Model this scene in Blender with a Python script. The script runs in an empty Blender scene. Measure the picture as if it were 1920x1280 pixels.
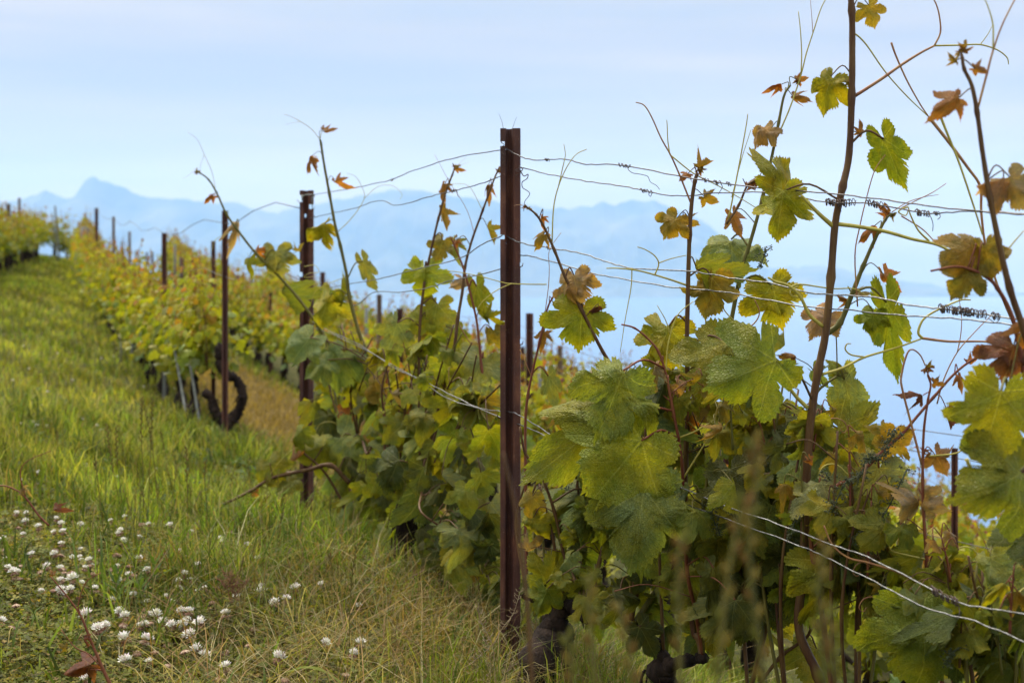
HAZE_COL = (.19, .34, .60, 1); HAZE_DENS = 1/10000.0
SKY_A = (.64, .70, .78); SKY_B = (.78, .79, .81); SKY_C = (.97, .92, .88); SKY_S = .36
SUN_E = 2.9; SUN_ANG = 24; EXPO = 1.02; VB = 3
import bpy, math, random
import numpy as np
from mathutils import Vector, Matrix, noise
R = random.Random(7)
NR = np.random.default_rng(11)
sc = bpy.context.scene
COL = sc.collection
# ---------------------------------------------------------------- camera numbers (photo pixels 1920x1280)
F, CX, YH = 2666.67, 960.0, 520.0
def W(px, py, Y): return Vector(((px-CX)/F*Y, Y, (YH-py)/F*Y))
def rowX(Y): return np.interp(Y, [-3, 1, 2.42, 3.7, 6.1, 8.3, 20, 25, 30, 40], [4.56, 1.84, .87, 0, -.88, -1.67, -5.85, -7.5, -9.0, -12])
def z1(Y):
    ys = [-6, 1, 2.42, 3.7, 6.1, 8.3, 11.3, 14, 17.3, 20, 25, 30, 33, 40, 60, 150, 400, 1000]
    zs = [-2.3, -1.45, -1.22, -1.0, -1.0, -1.0, -.98, -.83, -.63, -.42, -.08, .28, .3, -.4, -6, -42, -195, -260]
    return (np.interp(Y-.6, ys, zs)+np.interp(Y, ys, zs)+np.interp(Y+.6, ys, zs))/3
def ground(X, Y):
    X = np.asarray(X, float); Y = np.asarray(Y, float)
    u = X-rowX(Y)
    s = np.interp(Y, [0, 6, 9, 13, 40], [.45, .43, .31, .27, .27])
    up = np.clip(u, 0, None); un = np.clip(-u, 0, None)
    z = z1(Y)-s*np.minimum(up, 14)-.38*np.clip(up-14, 0, None)+.13*np.minimum(un, 3)+.2*np.clip(un-3, 0, 60)
    near = np.clip(1-np.hypot(X, Y)/60, 0, 1)
    z = z+near*(.022*np.sin(X*3.1+1)*np.sin(Y*2.3)+.014*np.sin(X*7.3+Y*5.1)+.010*np.sin(X*11-Y*9.0))
    return np.maximum(z, -240)
def gz(X, Y): return float(ground(X, Y))
def yrow(px):
    t = (px-CX)/F
    return 2.516/(t+.68) if t >= 0 else 1.354/(.366+max(t, -.28))
# ---------------------------------------------------------------- mesh helpers
class MB:
    def __init__(s): s.v = []; s.f = []; s.c = []; s.uv = []; s.has_c = False; s.has_uv = False
    def add(s, v, f, col=None, uv=None):
        o = len(s.v); s.v.extend(v); s.f.extend([tuple(i+o for i in q) for q in f])
        if col is not None: s.c.extend([col]*len(v)); s.has_c = True
        elif s.has_c: s.c.extend([(1, 1, 1)]*len(v))
        if uv is not None: s.uv.extend(uv); s.has_uv = True
        elif s.has_uv: s.uv.extend([(0, 0)]*len(v))
    def mesh(s, name, mat, smooth=True):
        m = bpy.data.meshes.new(name); m.from_pydata([tuple(p) for p in s.v], [], s.f)
        if s.has_c:
            a = m.color_attributes.new('Col', 'FLOAT_COLOR', 'POINT')
            arr = np.ones((len(s.v), 4), np.float32); arr[:, :3] = np.array(s.c, np.float32); a.data.foreach_set('color', arr.ravel())
        if s.has_uv:
            l = m.uv_layers.new(name='UVMap'); idx = np.empty(len(m.loops), np.int32); m.loops.foreach_get('vertex_index', idx)
            l.data.foreach_set('uv', np.array(s.uv, np.float32)[idx].ravel())
        if smooth: m.polygons.foreach_set('use_smooth', [True]*len(m.polygons))
        m.materials.append(mat); return m
    def build(s, name, mat, parent=None, smooth=True):
        return link(name, s.mesh(name, mat, smooth), parent)
def link(name, mesh, parent=None):
    o = bpy.data.objects.new(name, mesh); COL.objects.link(o)
    if parent is not None:
        o.parent = parent
        if parent.type == 'EMPTY' or True:
            o.matrix_parent_inverse = MP(parent)
    return o
_mp = {}
def MP(p):
    # inverse of the parent's world matrix (so children can be written in world coordinates)
    m = Matrix.Identity(4); q = p
    chain = []
    while q is not None: chain.append(q); q = q.parent
    for q in reversed(chain): m = m @ q.matrix_parent_inverse @ q.matrix_basis
    return m.inverted()
def empty(name, loc=(0, 0, 0)):
    o = bpy.data.objects.new(name, None); COL.objects.link(o); o.location = loc; o.empty_display_size = .1; return o
def tag(o, label=None, cat=None, group=None, kind=None):
    if label: o['label'] = label
    if cat: o['category'] = cat
    if group: o['group'] = group
    if kind: o['kind'] = kind
    return o
def smooth_path(pts, n=5):
    pts = [Vector(p) for p in pts]
    if len(pts) < 3: return pts
    P = [pts[0]*2-pts[1]]+pts+[pts[-1]*2-pts[-2]]; out = []
    for i in range(1, len(P)-2):
        a, b, c, d = P[i-1:i+3]
        for k in range(n):
            t = k/n; out.append(.5*((2*b)+(c-a)*t+(2*a-5*b+4*c-d)*t*t+(3*b-a-3*c+d)*t**3))
    out.append(P[-2]); return out
def tube(mb, pts, r0, r1=None, sides=6, rf=None, cap=True, col=None):
    n = len(pts); r1 = r0 if r1 is None else r1
    T = (pts[1]-pts[0]).normalized(); up = Vector((0, 0, 1)) if abs(T.z) < .9 else Vector((1, 0, 0))
    N = T.cross(up).normalized(); vs = []; fs = []
    for i, p in enumerate(pts):
        t = (pts[min(i+1, n-1)]-pts[max(i-1, 0)])
        t = t.normalized() if t.length > 1e-9 else T
        N = (N-t*N.dot(t)); N = N.normalized() if N.length > 1e-6 else t.orthogonal().normalized(); B = t.cross(N); T = t
        r = r0+(r1-r0)*i/(n-1)
        if rf: r = r*rf(i/(n-1), i)
        for k in range(sides):
            a = 2*math.pi*k/sides
            rr = r if not isinstance(r, tuple) else r[0]
            vs.append(p+(N*math.cos(a)+B*math.sin(a))*rr)
    for i in range(n-1):
        for k in range(sides):
            k2 = (k+1) % sides; fs.append((i*sides+k, i*sides+k2, (i+1)*sides+k2, (i+1)*sides+k))
    if cap:
        fs.append(tuple(range(sides))[::-1]); fs.append(tuple((n-1)*sides+k for k in range(sides)))
    mb.add(vs, fs, col)
def box(mb, c, s, col=None):
    x, y, z = c; a, b, d = s[0]/2, s[1]/2, s[2]/2
    v = [Vector((x+i*a, y+j*b, z+k*d)) for i in (-1, 1) for j in (-1, 1) for k in (-1, 1)]
    mb.add(v, [(0, 1, 3, 2), (4, 6, 7, 5), (0, 4, 5, 1), (2, 3, 7, 6), (0, 2, 6, 4), (1, 5, 7, 3)], col)
# ---------------------------------------------------------------- materials
def newmat(name):
    m = bpy.data.materials.new(name); m.use_nodes = True; nt = m.node_tree; nt.nodes.clear()
    return m, nt, nt.nodes, nt.links
def mathn(N, L, op, a, b=None, c=None):
    n = N.new('ShaderNodeMath'); n.operation = op
    for i, x in enumerate((a, b, c)):
        if x is None: continue
        if isinstance(x, (int, float)): n.inputs[i].default_value = x
        else: L.new(x, n.inputs[i])
    return n.outputs[0]
def mixc(N, L, f, a, b, mode='MIX'):
    n = N.new('ShaderNodeMix'); n.data_type = 'RGBA'; n.blend_type = mode
    for sock, x in ((n.inputs[0], f), (n.inputs[6], a), (n.inputs[7], b)):
        if isinstance(x, (int, float)): sock.default_value = x
        elif isinstance(x, tuple): sock.default_value = (x+(1,))[:4]
        else: L.new(x, sock)
    return n.outputs[2]
def noise_n(N, L, vec, scale, detail=3, rough=.55):
    n = N.new('ShaderNodeTexNoise'); n.inputs['Scale'].default_value = scale; n.inputs['Detail'].default_value = detail; n.inputs['Roughness'].default_value = rough
    if vec is not None: L.new(vec, n.inputs['Vector'])
    return n.outputs[0]
def ramp(N, L, f, stops):
    n = N.new('ShaderNodeValToRGB'); e = n.color_ramp.elements
    while len(e) < len(stops): e.new(.5)
    for i, (p, c) in enumerate(stops): e[i].position = p; e[i].color = (c+(1,))[:4] if isinstance(c, tuple) else (c, c, c, 1)
    L.new(f, n.inputs[0]); return n.outputs[0]
def bump(N, L, h, strength, dist=.01):
    n = N.new('ShaderNodeBump'); n.inputs['Strength'].default_value = strength; n.inputs['Distance'].default_value = dist
    L.new(h, n.inputs['Height']); return n.outputs[0]
def princ(N, L, col, rough=.6, spec=.4, normal=None, metal=0):
    p = N.new('ShaderNodeBsdfPrincipled')
    if isinstance(col, tuple): p.inputs['Base Color'].default_value = (col+(1,))[:4]
    else: L.new(col, p.inputs['Base Color'])
    if isinstance(rough, (int, float)): p.inputs['Roughness'].default_value = rough
    else: L.new(rough, p.inputs['Roughness'])
    p.inputs['Specular IOR Level'].default_value = spec; p.inputs['Metallic'].default_value = metal
    if normal is not None: L.new(normal, p.inputs['Normal'])
    return p.outputs[0]
def out(N, L, sh):
    o = N.new('ShaderNodeOutputMaterial'); L.new(sh, o.inputs[0])
def leafy(name, src, veins=True, trans=.45, rough=.5, spec=.28):
    m, nt, N, L = newmat(name)
    if src == 'obj':
        oi = N.new('ShaderNodeObjectInfo'); base = oi.outputs['Color']; rnd = oi.outputs['Random']
    else:
        a = N.new('ShaderNodeAttribute'); a.attribute_name = 'Col'; base = a.outputs['Color']; rnd = None
    nrm = None
    if veins:
        uv = N.new('ShaderNodeUVMap'); sep = N.new('ShaderNodeSeparateXYZ'); L.new(uv.outputs[0], sep.inputs[0])
        x, y = sep.outputs[0], sep.outputs[1]
        th = mathn(N, L, 'ARCTAN2', x, y); r = mathn(N, L, 'SQRT', mathn(N, L, 'ADD', mathn(N, L, 'MULTIPLY', x, x), mathn(N, L, 'MULTIPLY', y, y)))
        st = math.radians(54)
        thp = mathn(N, L, 'SUBTRACT', mathn(N, L, 'FLOORED_MODULO', mathn(N, L, 'ADD', th, st/2), st), st/2)
        s = mathn(N, L, 'MULTIPLY', r, mathn(N, L, 'COSINE', thp)); t = mathn(N, L, 'ABSOLUTE', mathn(N, L, 'MULTIPLY', r, mathn(N, L, 'SINE', thp)))
        # main vein mask
        main = mathn(N, L, 'SUBTRACT', 1, mathn(N, L, 'DIVIDE', t, mathn(N, L, 'SUBTRACT', .026, mathn(N, L, 'MULTIPLY', s, .014))))
        main.node.use_clamp = True
        q = mathn(N, L, 'MULTIPLY', mathn(N, L, 'SUBTRACT', s, mathn(N, L, 'MULTIPLY', t, .95)), 6.5)
        fr = mathn(N, L, 'ABSOLUTE', mathn(N, L, 'SUBTRACT', mathn(N, L, 'FRACT', q), .5))
        sec = mathn(N, L, 'SUBTRACT', 1, mathn(N, L, 'DIVIDE', fr, .07)); sec.node.use_clamp = True
        vein = mathn(N, L, 'MAXIMUM', main, mathn(N, L, 'MULTIPLY', sec, .5))
        vo = N.new('ShaderNodeTexVoronoi'); vo.feature = 'DISTANCE_TO_EDGE'; vo.inputs['Scale'].default_value = 22; L.new(uv.outputs[0], vo.inputs['Vector'])
        crk = ramp(N, L, vo.outputs[0], [(0, 0.), (.18, 1.)])
        add = N.new('ShaderNodeVectorMath'); add.operation = 'ADD'; L.new(uv.outputs[0], add.inputs[0])
        if rnd is not None:
            cb = N.new('ShaderNodeCombineXYZ'); L.new(mathn(N, L, 'MULTIPLY', rnd, 37), cb.inputs[0]); L.new(mathn(N, L, 'MULTIPLY', rnd, 91), cb.inputs[2]); L.new(cb.outputs[0], add.inputs[1])
        n1 = noise_n(N, L, add.outputs[0], 2.2, 4); n2 = noise_n(N, L, add.outputs[0], 9, 3)
        c = mixc(N, L, ramp(N, L, n1, [(.42, 0.), (.62, 1.)]), base, mixc(N, L, 1., base, (1.35, 1.12, .6), 'MULTIPLY'))
        c = mixc(N, L, ramp(N, L, n2, [(.45, 0.), (.7, .6)]), c, mixc(N, L, 1., c, (.5, .6, .65), 'MULTIPLY'))
        c = mixc(N, L, ramp(N, L, crk, [(0, .35), (1, 0.)]), c, mixc(N, L, 1., c, (1.5, 1.45, 1.3), 'MULTIPLY'))
        c = mixc(N, L, mathn(N, L, 'MULTIPLY', vein, .62), c, mixc(N, L, .45, mixc(N, L, 1., c, (2.0, 1.9, 1.5), 'MULTIPLY'), (.36, .36, .14)))
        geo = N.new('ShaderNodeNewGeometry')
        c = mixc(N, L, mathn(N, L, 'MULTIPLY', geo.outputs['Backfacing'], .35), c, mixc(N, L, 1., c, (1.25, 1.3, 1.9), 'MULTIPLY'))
        # rust-brown specks
        n3 = noise_n(N, L, add.outputs[0], 16, 2)
        c = mixc(N, L, ramp(N, L, n3, [(.70, 0.), (.76, .75)]), c, (.10, .055, .02))
        h = mathn(N, L, 'SUBTRACT', mathn(N, L, 'ADD', mathn(N, L, 'MULTIPLY', crk, .5), mathn(N, L, 'MULTIPLY', n1, 1.2)), mathn(N, L, 'MULTIPLY', vein, .5))
        nrm = bump(N, L, h, .8, .005)
    else:
        c = base
    p = princ(N, L, c, rough, spec, nrm)
    tr = N.new('ShaderNodeBsdfTranslucent'); L.new(mixc(N, L, 1., c, (1.35, 1.3, .5), 'MULTIPLY'), tr.inputs[0])
    if nrm is not None: L.new(nrm, tr.inputs['Normal'])
    mx = N.new('ShaderNodeMixShader'); mx.inputs[0].default_value = trans; L.new(p, mx.inputs[1]); L.new(tr.outputs[0], mx.inputs[2])
    out(N, L, mx.outputs[0]); return m
def simple(name, c1, c2, scale, rough=.7, spec=.3, b=.3, bd=.004, metal=0, stretch=(1, 1, 1), coord='Object'):
    m, nt, N, L = newmat(name)
    tc = N.new('ShaderNodeTexCoord'); mp = N.new('ShaderNodeMapping'); mp.inputs['Scale'].default_value = stretch; L.new(tc.outputs[coord], mp.inputs[0])
    n = noise_n(N, L, mp.outputs[0], scale, 5, .65)
    c = ramp(N, L, n, [(.35, c1), (.65, c2)])
    out(N, L, princ(N, L, c, rough, spec, bump(N, L, n, b, bd), metal)); return m
M = {}
M['leaf'] = leafy('vine_leaf', 'obj')
M['leaf_far'] = leafy('far_foliage', 'col', veins=False, trans=.42, rough=.55, spec=.25)
M['blade'] = leafy('grass_blade', 'col', veins=False, trans=.42, rough=.6, spec=.12)
M['cane'] = simple('green_brown_cane', (.060, .024, .012), (.13, .075, .025), 60, .55, .22, .3, .002, stretch=(1, 1, .15), coord='Object')
M['cane_red'] = simple('reddish_cane', (.12, .030, .018), (.19, .07, .03), 60, .55, .22, .3, .002, stretch=(1, 1, .15))
M['cane_green'] = simple('green_cane', (.075, .075, .015), (.14, .115, .025), 60, .55, .22, .3, .002, stretch=(1, 1, .15))
M['tendril'] = simple('tendril_green', (.30, .25, .04), (.42, .37, .07), 40, .5, .4, .1, .001)
M['tendril_red'] = simple('tendril_reddish', (.22, .085, .04), (.34, .19, .06), 30, .5, .4, .1, .001)
M['dry'] = simple('dried_tendril_brown', (.035, .025, .022), (.12, .085, .07), 180, .8, .2, .3, .001)
M['bark'] = simple('vine_bark', (.008, .006, .005), (.042, .028, .021), 26, .95, .15, 1., .02, stretch=(1, 1, .35))
M['wire'] = simple('galvanised_wire', (.07, .07, .07), (.26, .265, .27), 120, .5, .5, .3, .001, metal=.85)
M['wire_dark'] = simple('weathered_wire', (.035, .03, .03), (.13, .12, .12), 140, .5, .5, .3, .001, metal=.6)
M['bud'] = simple('flower_buds', (.018, .026, .010), (.06, .075, .02), 200, .5, .4, .2, .001)
M['stake'] = simple('weathered_stake', (.10, .11, .10), (.20, .21, .19), 30, .8, .2, .3, .003, stretch=(1, 1, .1))
M['stake_dark'] = simple('old_wood_stake', (.05, .035, .028), (.11, .085, .07), 30, .9, .2, .5, .004, stretch=(1, 1, .1))
# rusty steel of the posts
m, nt, N, L = newmat('rusty_steel'); M['rust'] = m
tc = N.new('ShaderNodeTexCoord'); mp = N.new('ShaderNodeMapping'); mp.inputs['Scale'].default_value = (1, 1, .22); L.new(tc.outputs['Object'], mp.inputs[0])
n1 = noise_n(N, L, mp.outputs[0], 35, 6, .7); n2 = noise_n(N, L, tc.outputs['Object'], 9, 3); n3 = noise_n(N, L, tc.outputs['Object'], 260, 2)
c = ramp(N, L, n1, [(.3, (.040, .015, .012)), (.5, (.085, .030, .020)), (.72, (.17, .070, .038))])
c = mixc(N, L, ramp(N, L, n2, [(.42, 0.), (.62, .8)]), c, (.050, .022, .019))
c = mixc(N, L, ramp(N, L, n3, [(.66, 0.), (.72, .8)]), c, (.20, .13, .10))
out(N, L, princ(N, L, c, .72, .35, bump(N, L, n1, .5, .002)))
# sawn light wood of some posts
M['wood'] = simple('pale_wood_post', (.10, .065, .045), (.26, .19, .14), 22, .85, .2, .4, .003, stretch=(1, 1, .12))
m, nt, N, L = newmat('clover_white'); M['clover'] = m
a = N.new('ShaderNodeAttribute'); a.attribute_name = 'Col'
p = princ(N, L, a.outputs['Color'], .6, .3); tr = N.new('ShaderNodeBsdfTranslucent'); L.new(a.outputs['Color'], tr.inputs[0])
mx = N.new('ShaderNodeMixShader'); mx.inputs[0].default_value = .25; L.new(p, mx.inputs[1]); L.new(tr.outputs[0], mx.inputs[2]); out(N, L, mx.outputs[0])
# ground
m, nt, N, L = newmat('meadow_ground'); M['ground'] = m
geo = N.new('ShaderNodeNewGeometry'); a = N.new('ShaderNodeAttribute'); a.attribute_name = 'Col'
n1 = noise_n(N, L, geo.outputs['Position'], 2.2, 6, .65); n2 = noise_n(N, L, geo.outputs['Position'], 22, 5, .7)
c = ramp(N, L, n1, [(.35, (.065, .075, .016)), (.5, (.11, .115, .022)), (.68, (.13, .10, .035))])
c = mixc(N, L, a.outputs['Fac'], c, ramp(N, L, n1, [(.3, (.11, .085, .035)), (.7, (.19, .145, .06))]))
c = mixc(N, L, ramp(N, L, n2, [(.42, .85), (.66, .1)]), c, (.022, .020, .009))
out(N, L, princ(N, L, c, .95, .1, bump(N, L, n2, .8, .03)))
# ---------------------------------------------------------------- setting
def axis(lo, hi, c0, c1, step, g):
    a = list(np.arange(c0, c1, step)); x = c1; s = step
    while x < hi: a.append(x); s *= g; x += s
    a.append(hi); x = c0; s = step
    while x > lo: s *= g; x -= s; a.insert(0, max(x, lo))
    return np.array(sorted(set(a)))
xs = axis(-1500, 2600, -9, 7, .16, 1.10); ys = axis(-60, 2600, -1, 33, .2, 1.10)
XX, YY = np.meshgrid(xs, ys); ZZ = ground(XX, YY)
nv = XX.size; nx, ny = len(xs), len(ys)
me = bpy.data.meshes.new('ground')
idx = np.arange(nv).reshape(ny, nx); q = np.stack([idx[:-1, :-1], idx[:-1, 1:], idx[1:, 1:], idx[1:, :-1]], -1).reshape(-1, 4)
def np_mesh(name, V, Q, col=None, mat=None, smooth=True):
    me = bpy.data.meshes.new(name); k = Q.shape[1]
    me.vertices.add(len(V)); me.vertices.foreach_set('co', V.astype(np.float32).ravel())
    me.loops.add(Q.size); me.loops.foreach_set('vertex_index', Q.astype(np.int32).ravel())
    me.polygons.add(len(Q)); me.polygons.foreach_set('loop_start', np.arange(0, Q.size, k, dtype=np.int32)); 
    me.update(calc_edges=True); me.validate()
    if smooth: me.polygons.foreach_set('use_smooth', np.ones(len(Q), bool))
    if col is not None:
        a = me.color_attributes.new('Col', 'FLOAT_COLOR', 'POINT'); c4 = np.ones((len(V), 4), np.float32); c4[:, :3] = col; a.data.foreach_set('color', c4.ravel())
    if mat: me.materials.append(mat)
    return me
def dryness(X, Y):
    u = X-rowX(Y)
    d = np.clip(1-np.abs(u-.95)/.8, 0, 1)*np.clip((Y-6.5)/1.5, 0, 1)*1.8
    d2 = np.exp(-((X+.25)**2/.10+(Y-4.1)**2/.3))*.4+np.exp(-((X-1.0)**2/.3+(Y-3.6)**2/.4))*.7
    return np.clip(d+d2, 0, 1)
dr = dryness(XX, YY).ravel()
tag(link('ground', np_mesh('ground', np.stack([XX, YY, ZZ], -1).reshape(-1, 3), q, np.stack([dr]*3, -1), M['ground'])), kind='structure')
# lake
m, nt, N, L = newmat('lake_water')
geo = N.new('ShaderNodeNewGeometry'); mp = N.new('ShaderNodeMapping'); mp.inputs['Scale'].default_value = (.010, .0028, 1); L.new(geo.outputs['Position'], mp.inputs[0])
n1 = noise_n(N, L, mp.outputs[0], 1, 4, .6)
out(N, L, princ(N, L, (.05, .13, .26), .22, .5, bump(N, L, n1, .25, 5)))
LZ = -187.0
xl = np.linspace(-22000, 22000, 30); yl = np.linspace(-1500, 21000, 30); A, B = np.meshgrid(xl, yl); ii = np.arange(900).reshape(30, 30)
q = np.stack([ii[:-1, :-1], ii[:-1, 1:], ii[1:, 1:], ii[1:, :-1]], -1).reshape(-1, 4)
tag(link('lake', np_mesh('lake', np.stack([A, B, np.full_like(A, LZ)], -1).reshape(-1, 3), q, None, m)), 'wide pale blue lake below the vineyard', kind='structure')
# mountains across the lake
m, nt, N, L = newmat('mountain_forest_rock')
geo = N.new('ShaderNodeNewGeometry'); n1 = noise_n(N, L, geo.outputs['Position'], .0016, 7, .6)
out(N, L, princ(N, L, ramp(N, L, n1, [(.35, (.035, .06, .05)), (.6, (.08, .10, .08)), (.85, (.12, .13, .12))]), .95, .1))
rp = [(-900, 400), (-500, 375), (-250, 392), (0, 378), (40, 373), (85, 357), (105, 369), (150, 372), (157, 338), (178, 329), (202, 341), (235, 359), (290, 371), (345, 373), (400, 379), (440, 383), (480, 391), (518, 401), (556, 386), (640, 371), (720, 360), (755, 354), (820, 361), (900, 374), (985, 384), (1040, 392), (1110, 388), (1130, 378), (1155, 383), (1200, 378), (1222, 373), (1242, 384), (1290, 400), (1330, 424), (1380, 462), (1430, 500), (1480, 502), (1532, 496), (1590, 506), (1680, 524), (1780, 540), (1920, 547), (2300, 540), (2900, 500)]
MY = 16000.0
xm = np.linspace(-10500, 11500, 900); ym = np.concatenate([np.linspace(13200, MY, 34), np.linspace(MY+150, 19500, 16)])
rx = [(a-CX)/F*MY for a, b in rp]; rz = [(YH-b)/F*MY for a, b in rp]
A, B = np.meshgrid(xm, ym)
Vm = np.zeros(A.shape+(3,))
for j in range(A.shape[0]):
    for i in range(A.shape[1]):
        x, y = A[j, i], B[j, i]; top = np.interp(x, rx, rz)
        if y <= MY:
            t = (y-13200)/(MY-13200); rel = top-LZ
            z = LZ-20+(rel+20)*(t**1.15)
            z += noise.fractal(Vector((x*.0011, y*.0007, 0)), .9, 2.1, 5)*(260*math.sin(math.pi*t)**.8)*min(1, rel/500)
            if t > .97: pass
            z = min(z, LZ+rel*(.25+.75*t)) if t < 1 else top+noise.fractal(Vector((x*.004, 0, 3)), .9, 2.1, 5)*42
        else:
            t = (y-MY)/3500; z = top-(top-LZ+40)*t*.9
        Vm[j, i] = (x, y, z)
ii = np.arange(A.size).reshape(A.shape); q = np.stack([ii[:-1, :-1], ii[:-1, 1:], ii[1:, 1:], ii[1:, :-1]], -1).reshape(-1, 4)
tag(link('mountains', np_mesh('mountains', Vm.reshape(-1, 3), q, None, m)), 'hazy blue mountain range across the lake', kind='structure')
# haze: one closed box of even air
m = bpy.data.materials.new('haze_air'); m.use_nodes = True; nt = m.node_tree; nt.nodes.clear(); N, L = nt.nodes, nt.links
pv = N.new('ShaderNodeVolumePrincipled'); pv.inputs['Color'].default_value = HAZE_COL; pv.inputs['Absorption Color'].default_value = (1, 1, 1, 1)
pv.inputs['Density'].default_value = HAZE_DENS; pv.inputs['Anisotropy'].default_value = 0
o_ = N.new('ShaderNodeOutputMaterial'); L.new(pv.outputs[0], o_.inputs['Volume'])
mb = MB(); zb, zt = -242.0, 1560.0; box(mb, (0, 9500, (zb+zt)/2), (46000, 24000, zt-zb))
tag(mb.build('haze', m, smooth=False), 'thin pale blue summer haze over the lake', kind='stuff')
# ---------------------------------------------------------------- posts
def rust_post(name, px, topy, Y, label, width=.053, height=None, base_gap=.25, mat='rust', turn=0., notches=(), group=None, bend=0.):
    """folded sheet steel vineyard post: narrow flange, deep channel, wide flange; hooks cut along both edges"""
    top = W(px, topy, Y); g = gz(top.x, Y)
    ztop = top.z; zb = g-base_gap
    k = width/.053
    prof = [(-.0265, .006), (-.0262, -.004), (-.0150, -.006), (-.0120, -.004), (-.0095, .014), (-.0040, .018), (.0020, .014), (.0060, -.002), (.0095, -.006), (.0250, -.007), (.0265, .004)]
    prof = [(x*k, y*k) for x, y in prof]
    ca, sa = math.cos(turn), math.sin(turn); prof = [(x*ca-y*sa, x*sa+y*ca) for x, y in prof]
    zs = sorted(set([ztop, zb]+[ztop-i*.1 for i in range(1, int((ztop-zb)/.1)+1)]+[z for a, b, c in notches for z in (ztop-a, ztop-b)]), reverse=True)
    root = empty(name, (top.x, Y, g))
    mb = MB(); n = len(prof); th = .0022
    ins = []
    for i, (x, y) in enumerate(prof):
        a = Vector(prof[max(i-1, 0)]); b = Vector(prof[min(i+1, n-1)]); t = (b-a).normalized(); ins.append((x-t.y*th, y+t.x*th))
    vs = []
    for z in zs:
        lean = bend*(z-zb)/(ztop-zb)
        for (x, y) in prof: vs.append(Vector((top.x+x+lean, Y+y, z)))
        for (x, y) in ins: vs.append(Vector((top.x+x+lean, Y+y, z)))
    fs = []; row = 2*n
    def cut(j, zc):
        for a, b, cols in notches:
            if ztop-b < zc < ztop-a and j in cols: return True
        return False
    solid = [[not cut(j, (zs[i]+zs[i+1])/2) for j in range(n-1)] for i in range(len(zs)-1)]
    for i in range(len(zs)-1):
        for j in range(n-1):
            if not solid[i][j]: continue
            a, b, c, d = i*row+j, i*row+j+1, (i+1)*row+j+1, (i+1)*row+j
            fs.append((a, b, c, d)); fs.append((a+n, d+n, c+n, b+n))
            if j == 0 or not solid[i][j-1]: fs.append((a, d, d+n, a+n))
            if j == n-2 or not solid[i][j+1]: fs.append((b, b+n, c+n, c))
            if i == 0 or not solid[i-1][j]: fs.append((a, a+n, b+n, b))
            if i == len(zs)-2 or not solid[i+1][j]: fs.append((d, c, c+n, d+n))
    mb.add(vs, fs)
    mb.build('post_profile', M[mat], root, smooth=False)
    if notches:
        hk = MB()
        for a, b, cols in notches:
            if b-a < .012: continue
            x = prof[1][0] if cols[0] == 0 else prof[-2][0]; sg = -1 if cols[0] == 0 else 1
            p = Vector((top.x+x, Y-.006, ztop-b))
            tube(hk, [p, p+Vector((sg*.006, -.004, .002)), p+Vector((sg*.008, -.007, .010))], .0016, .001, 5)
        hk.build('wire_hooks', M[mat], root)
    tag(root, label, 'post', group); return root
N1 = [(.034, .046, (0, 1)), (.052, .056, (3,)), (.098, .112, (9,)), (.276, .288, (0, 1)), (.296, .300, (3,)), (.348, .360, (9,)), (.50, .511, (0, 1)), (.52, .524, (3,)), (.548, .562, (9,)), (.735, .752, (0,)), (.80, .818, (9,))]
p1 = rust_post('vineyard_post', 957, 241, 3.7, 'tallest rusty steel post, sharp, with wires hooked in its notches', .053, notches=N1)
mb = MB()
tube(mb, smooth_path([W(944, 243, 3.7), W(941, 228, 3.7), W(935, 213, 3.7)]), .0007, .0004, 4); tube(mb, smooth_path([W(960, 244, 3.7), W(964, 232, 3.7), W(969, 219, 3.7)]), .0007, .0004, 4)
mb.build('wire_end', M['wire'], p1)
mb = MB(); pp = []
for i in range(26):
    a = i*1.3; c = W(942+i*.12, 262+i*2.0, 3.688); pp.append(c+Vector((math.cos(a)*.004, math.sin(a)*.003, 0)))
tube(mb, pp, .0011, .0007, 4); pp = [W(972+6*math.sin(i*1.1), 312+i*1.7, 3.68) for i in range(12)]; tube(mb, smooth_path(pp), .0011, .0007, 4)
mb.build('wire_tie', M['dry'], p1)
p2 = rust_post('vineyard_post', 575, 357, 6.1, 'rusty steel post with pale wire ties at its notched top, behind the yellow leaf', .060, notches=[(.02, .05, (0, 1)), (.10, .115, (4,)), (.06, .08, (9, 8)), (.35, .37, (0, 1))])
mb = MB(); tube(mb, smooth_path([W(566, 370, 6.09), W(572, 366, 6.06), W(582, 365, 6.06), W(590, 367, 6.09), W(585, 372, 6.06), W(586, 392, 6.06)]), .0035, .002, 5); tube(mb, [W(566, 366, 6.07), W(567, 377, 6.06)], .005, .003, 5)
mb.build('wire_tie', M['stake'], p2)
p3 = rust_post('vineyard_post', 422, 395, 8.35, 'narrow rusty steel post standing in front of the bare curved vine trunk', .037, turn=.25)
G4 = 'posts further along the nearest row'
rust_post('vineyard_post', 308, 437, 11.3, 'dark rusty post rising from the yellow foliage left of the curved trunk', .040, turn=.1)
rust_post('vineyard_post', 213, 406, 17.3, 'lighter brown thin post, right one of the pair near the hill crest', .034, mat='wood')
rust_post('vineyard_post', 181, 390, 20, 'dark tall post, left one of the pair near the hill crest', .050)
rust_post('vineyard_post', 400, 452, 9.9, 'dark post half hidden just left of the rusty post at the curved trunk', .030)
rust_post('vineyard_post', 507, 548, 16.8, 'short dark post in the foliage between the two nearer rusty posts', .040)
OFF = {-1: 1.9, -2: 3.8, -3: 5.7, -4: 7.6, -5: 9.5}
def solve(px, off, lo=2.5, hi=32):
    best = None
    for Y in np.arange(lo, hi, .05):
        e = abs((px-CX)/F*Y-(rowX(Y)+off))
        if best is None or e < best[0]: best = (e, Y)
    return best[1]
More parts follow.
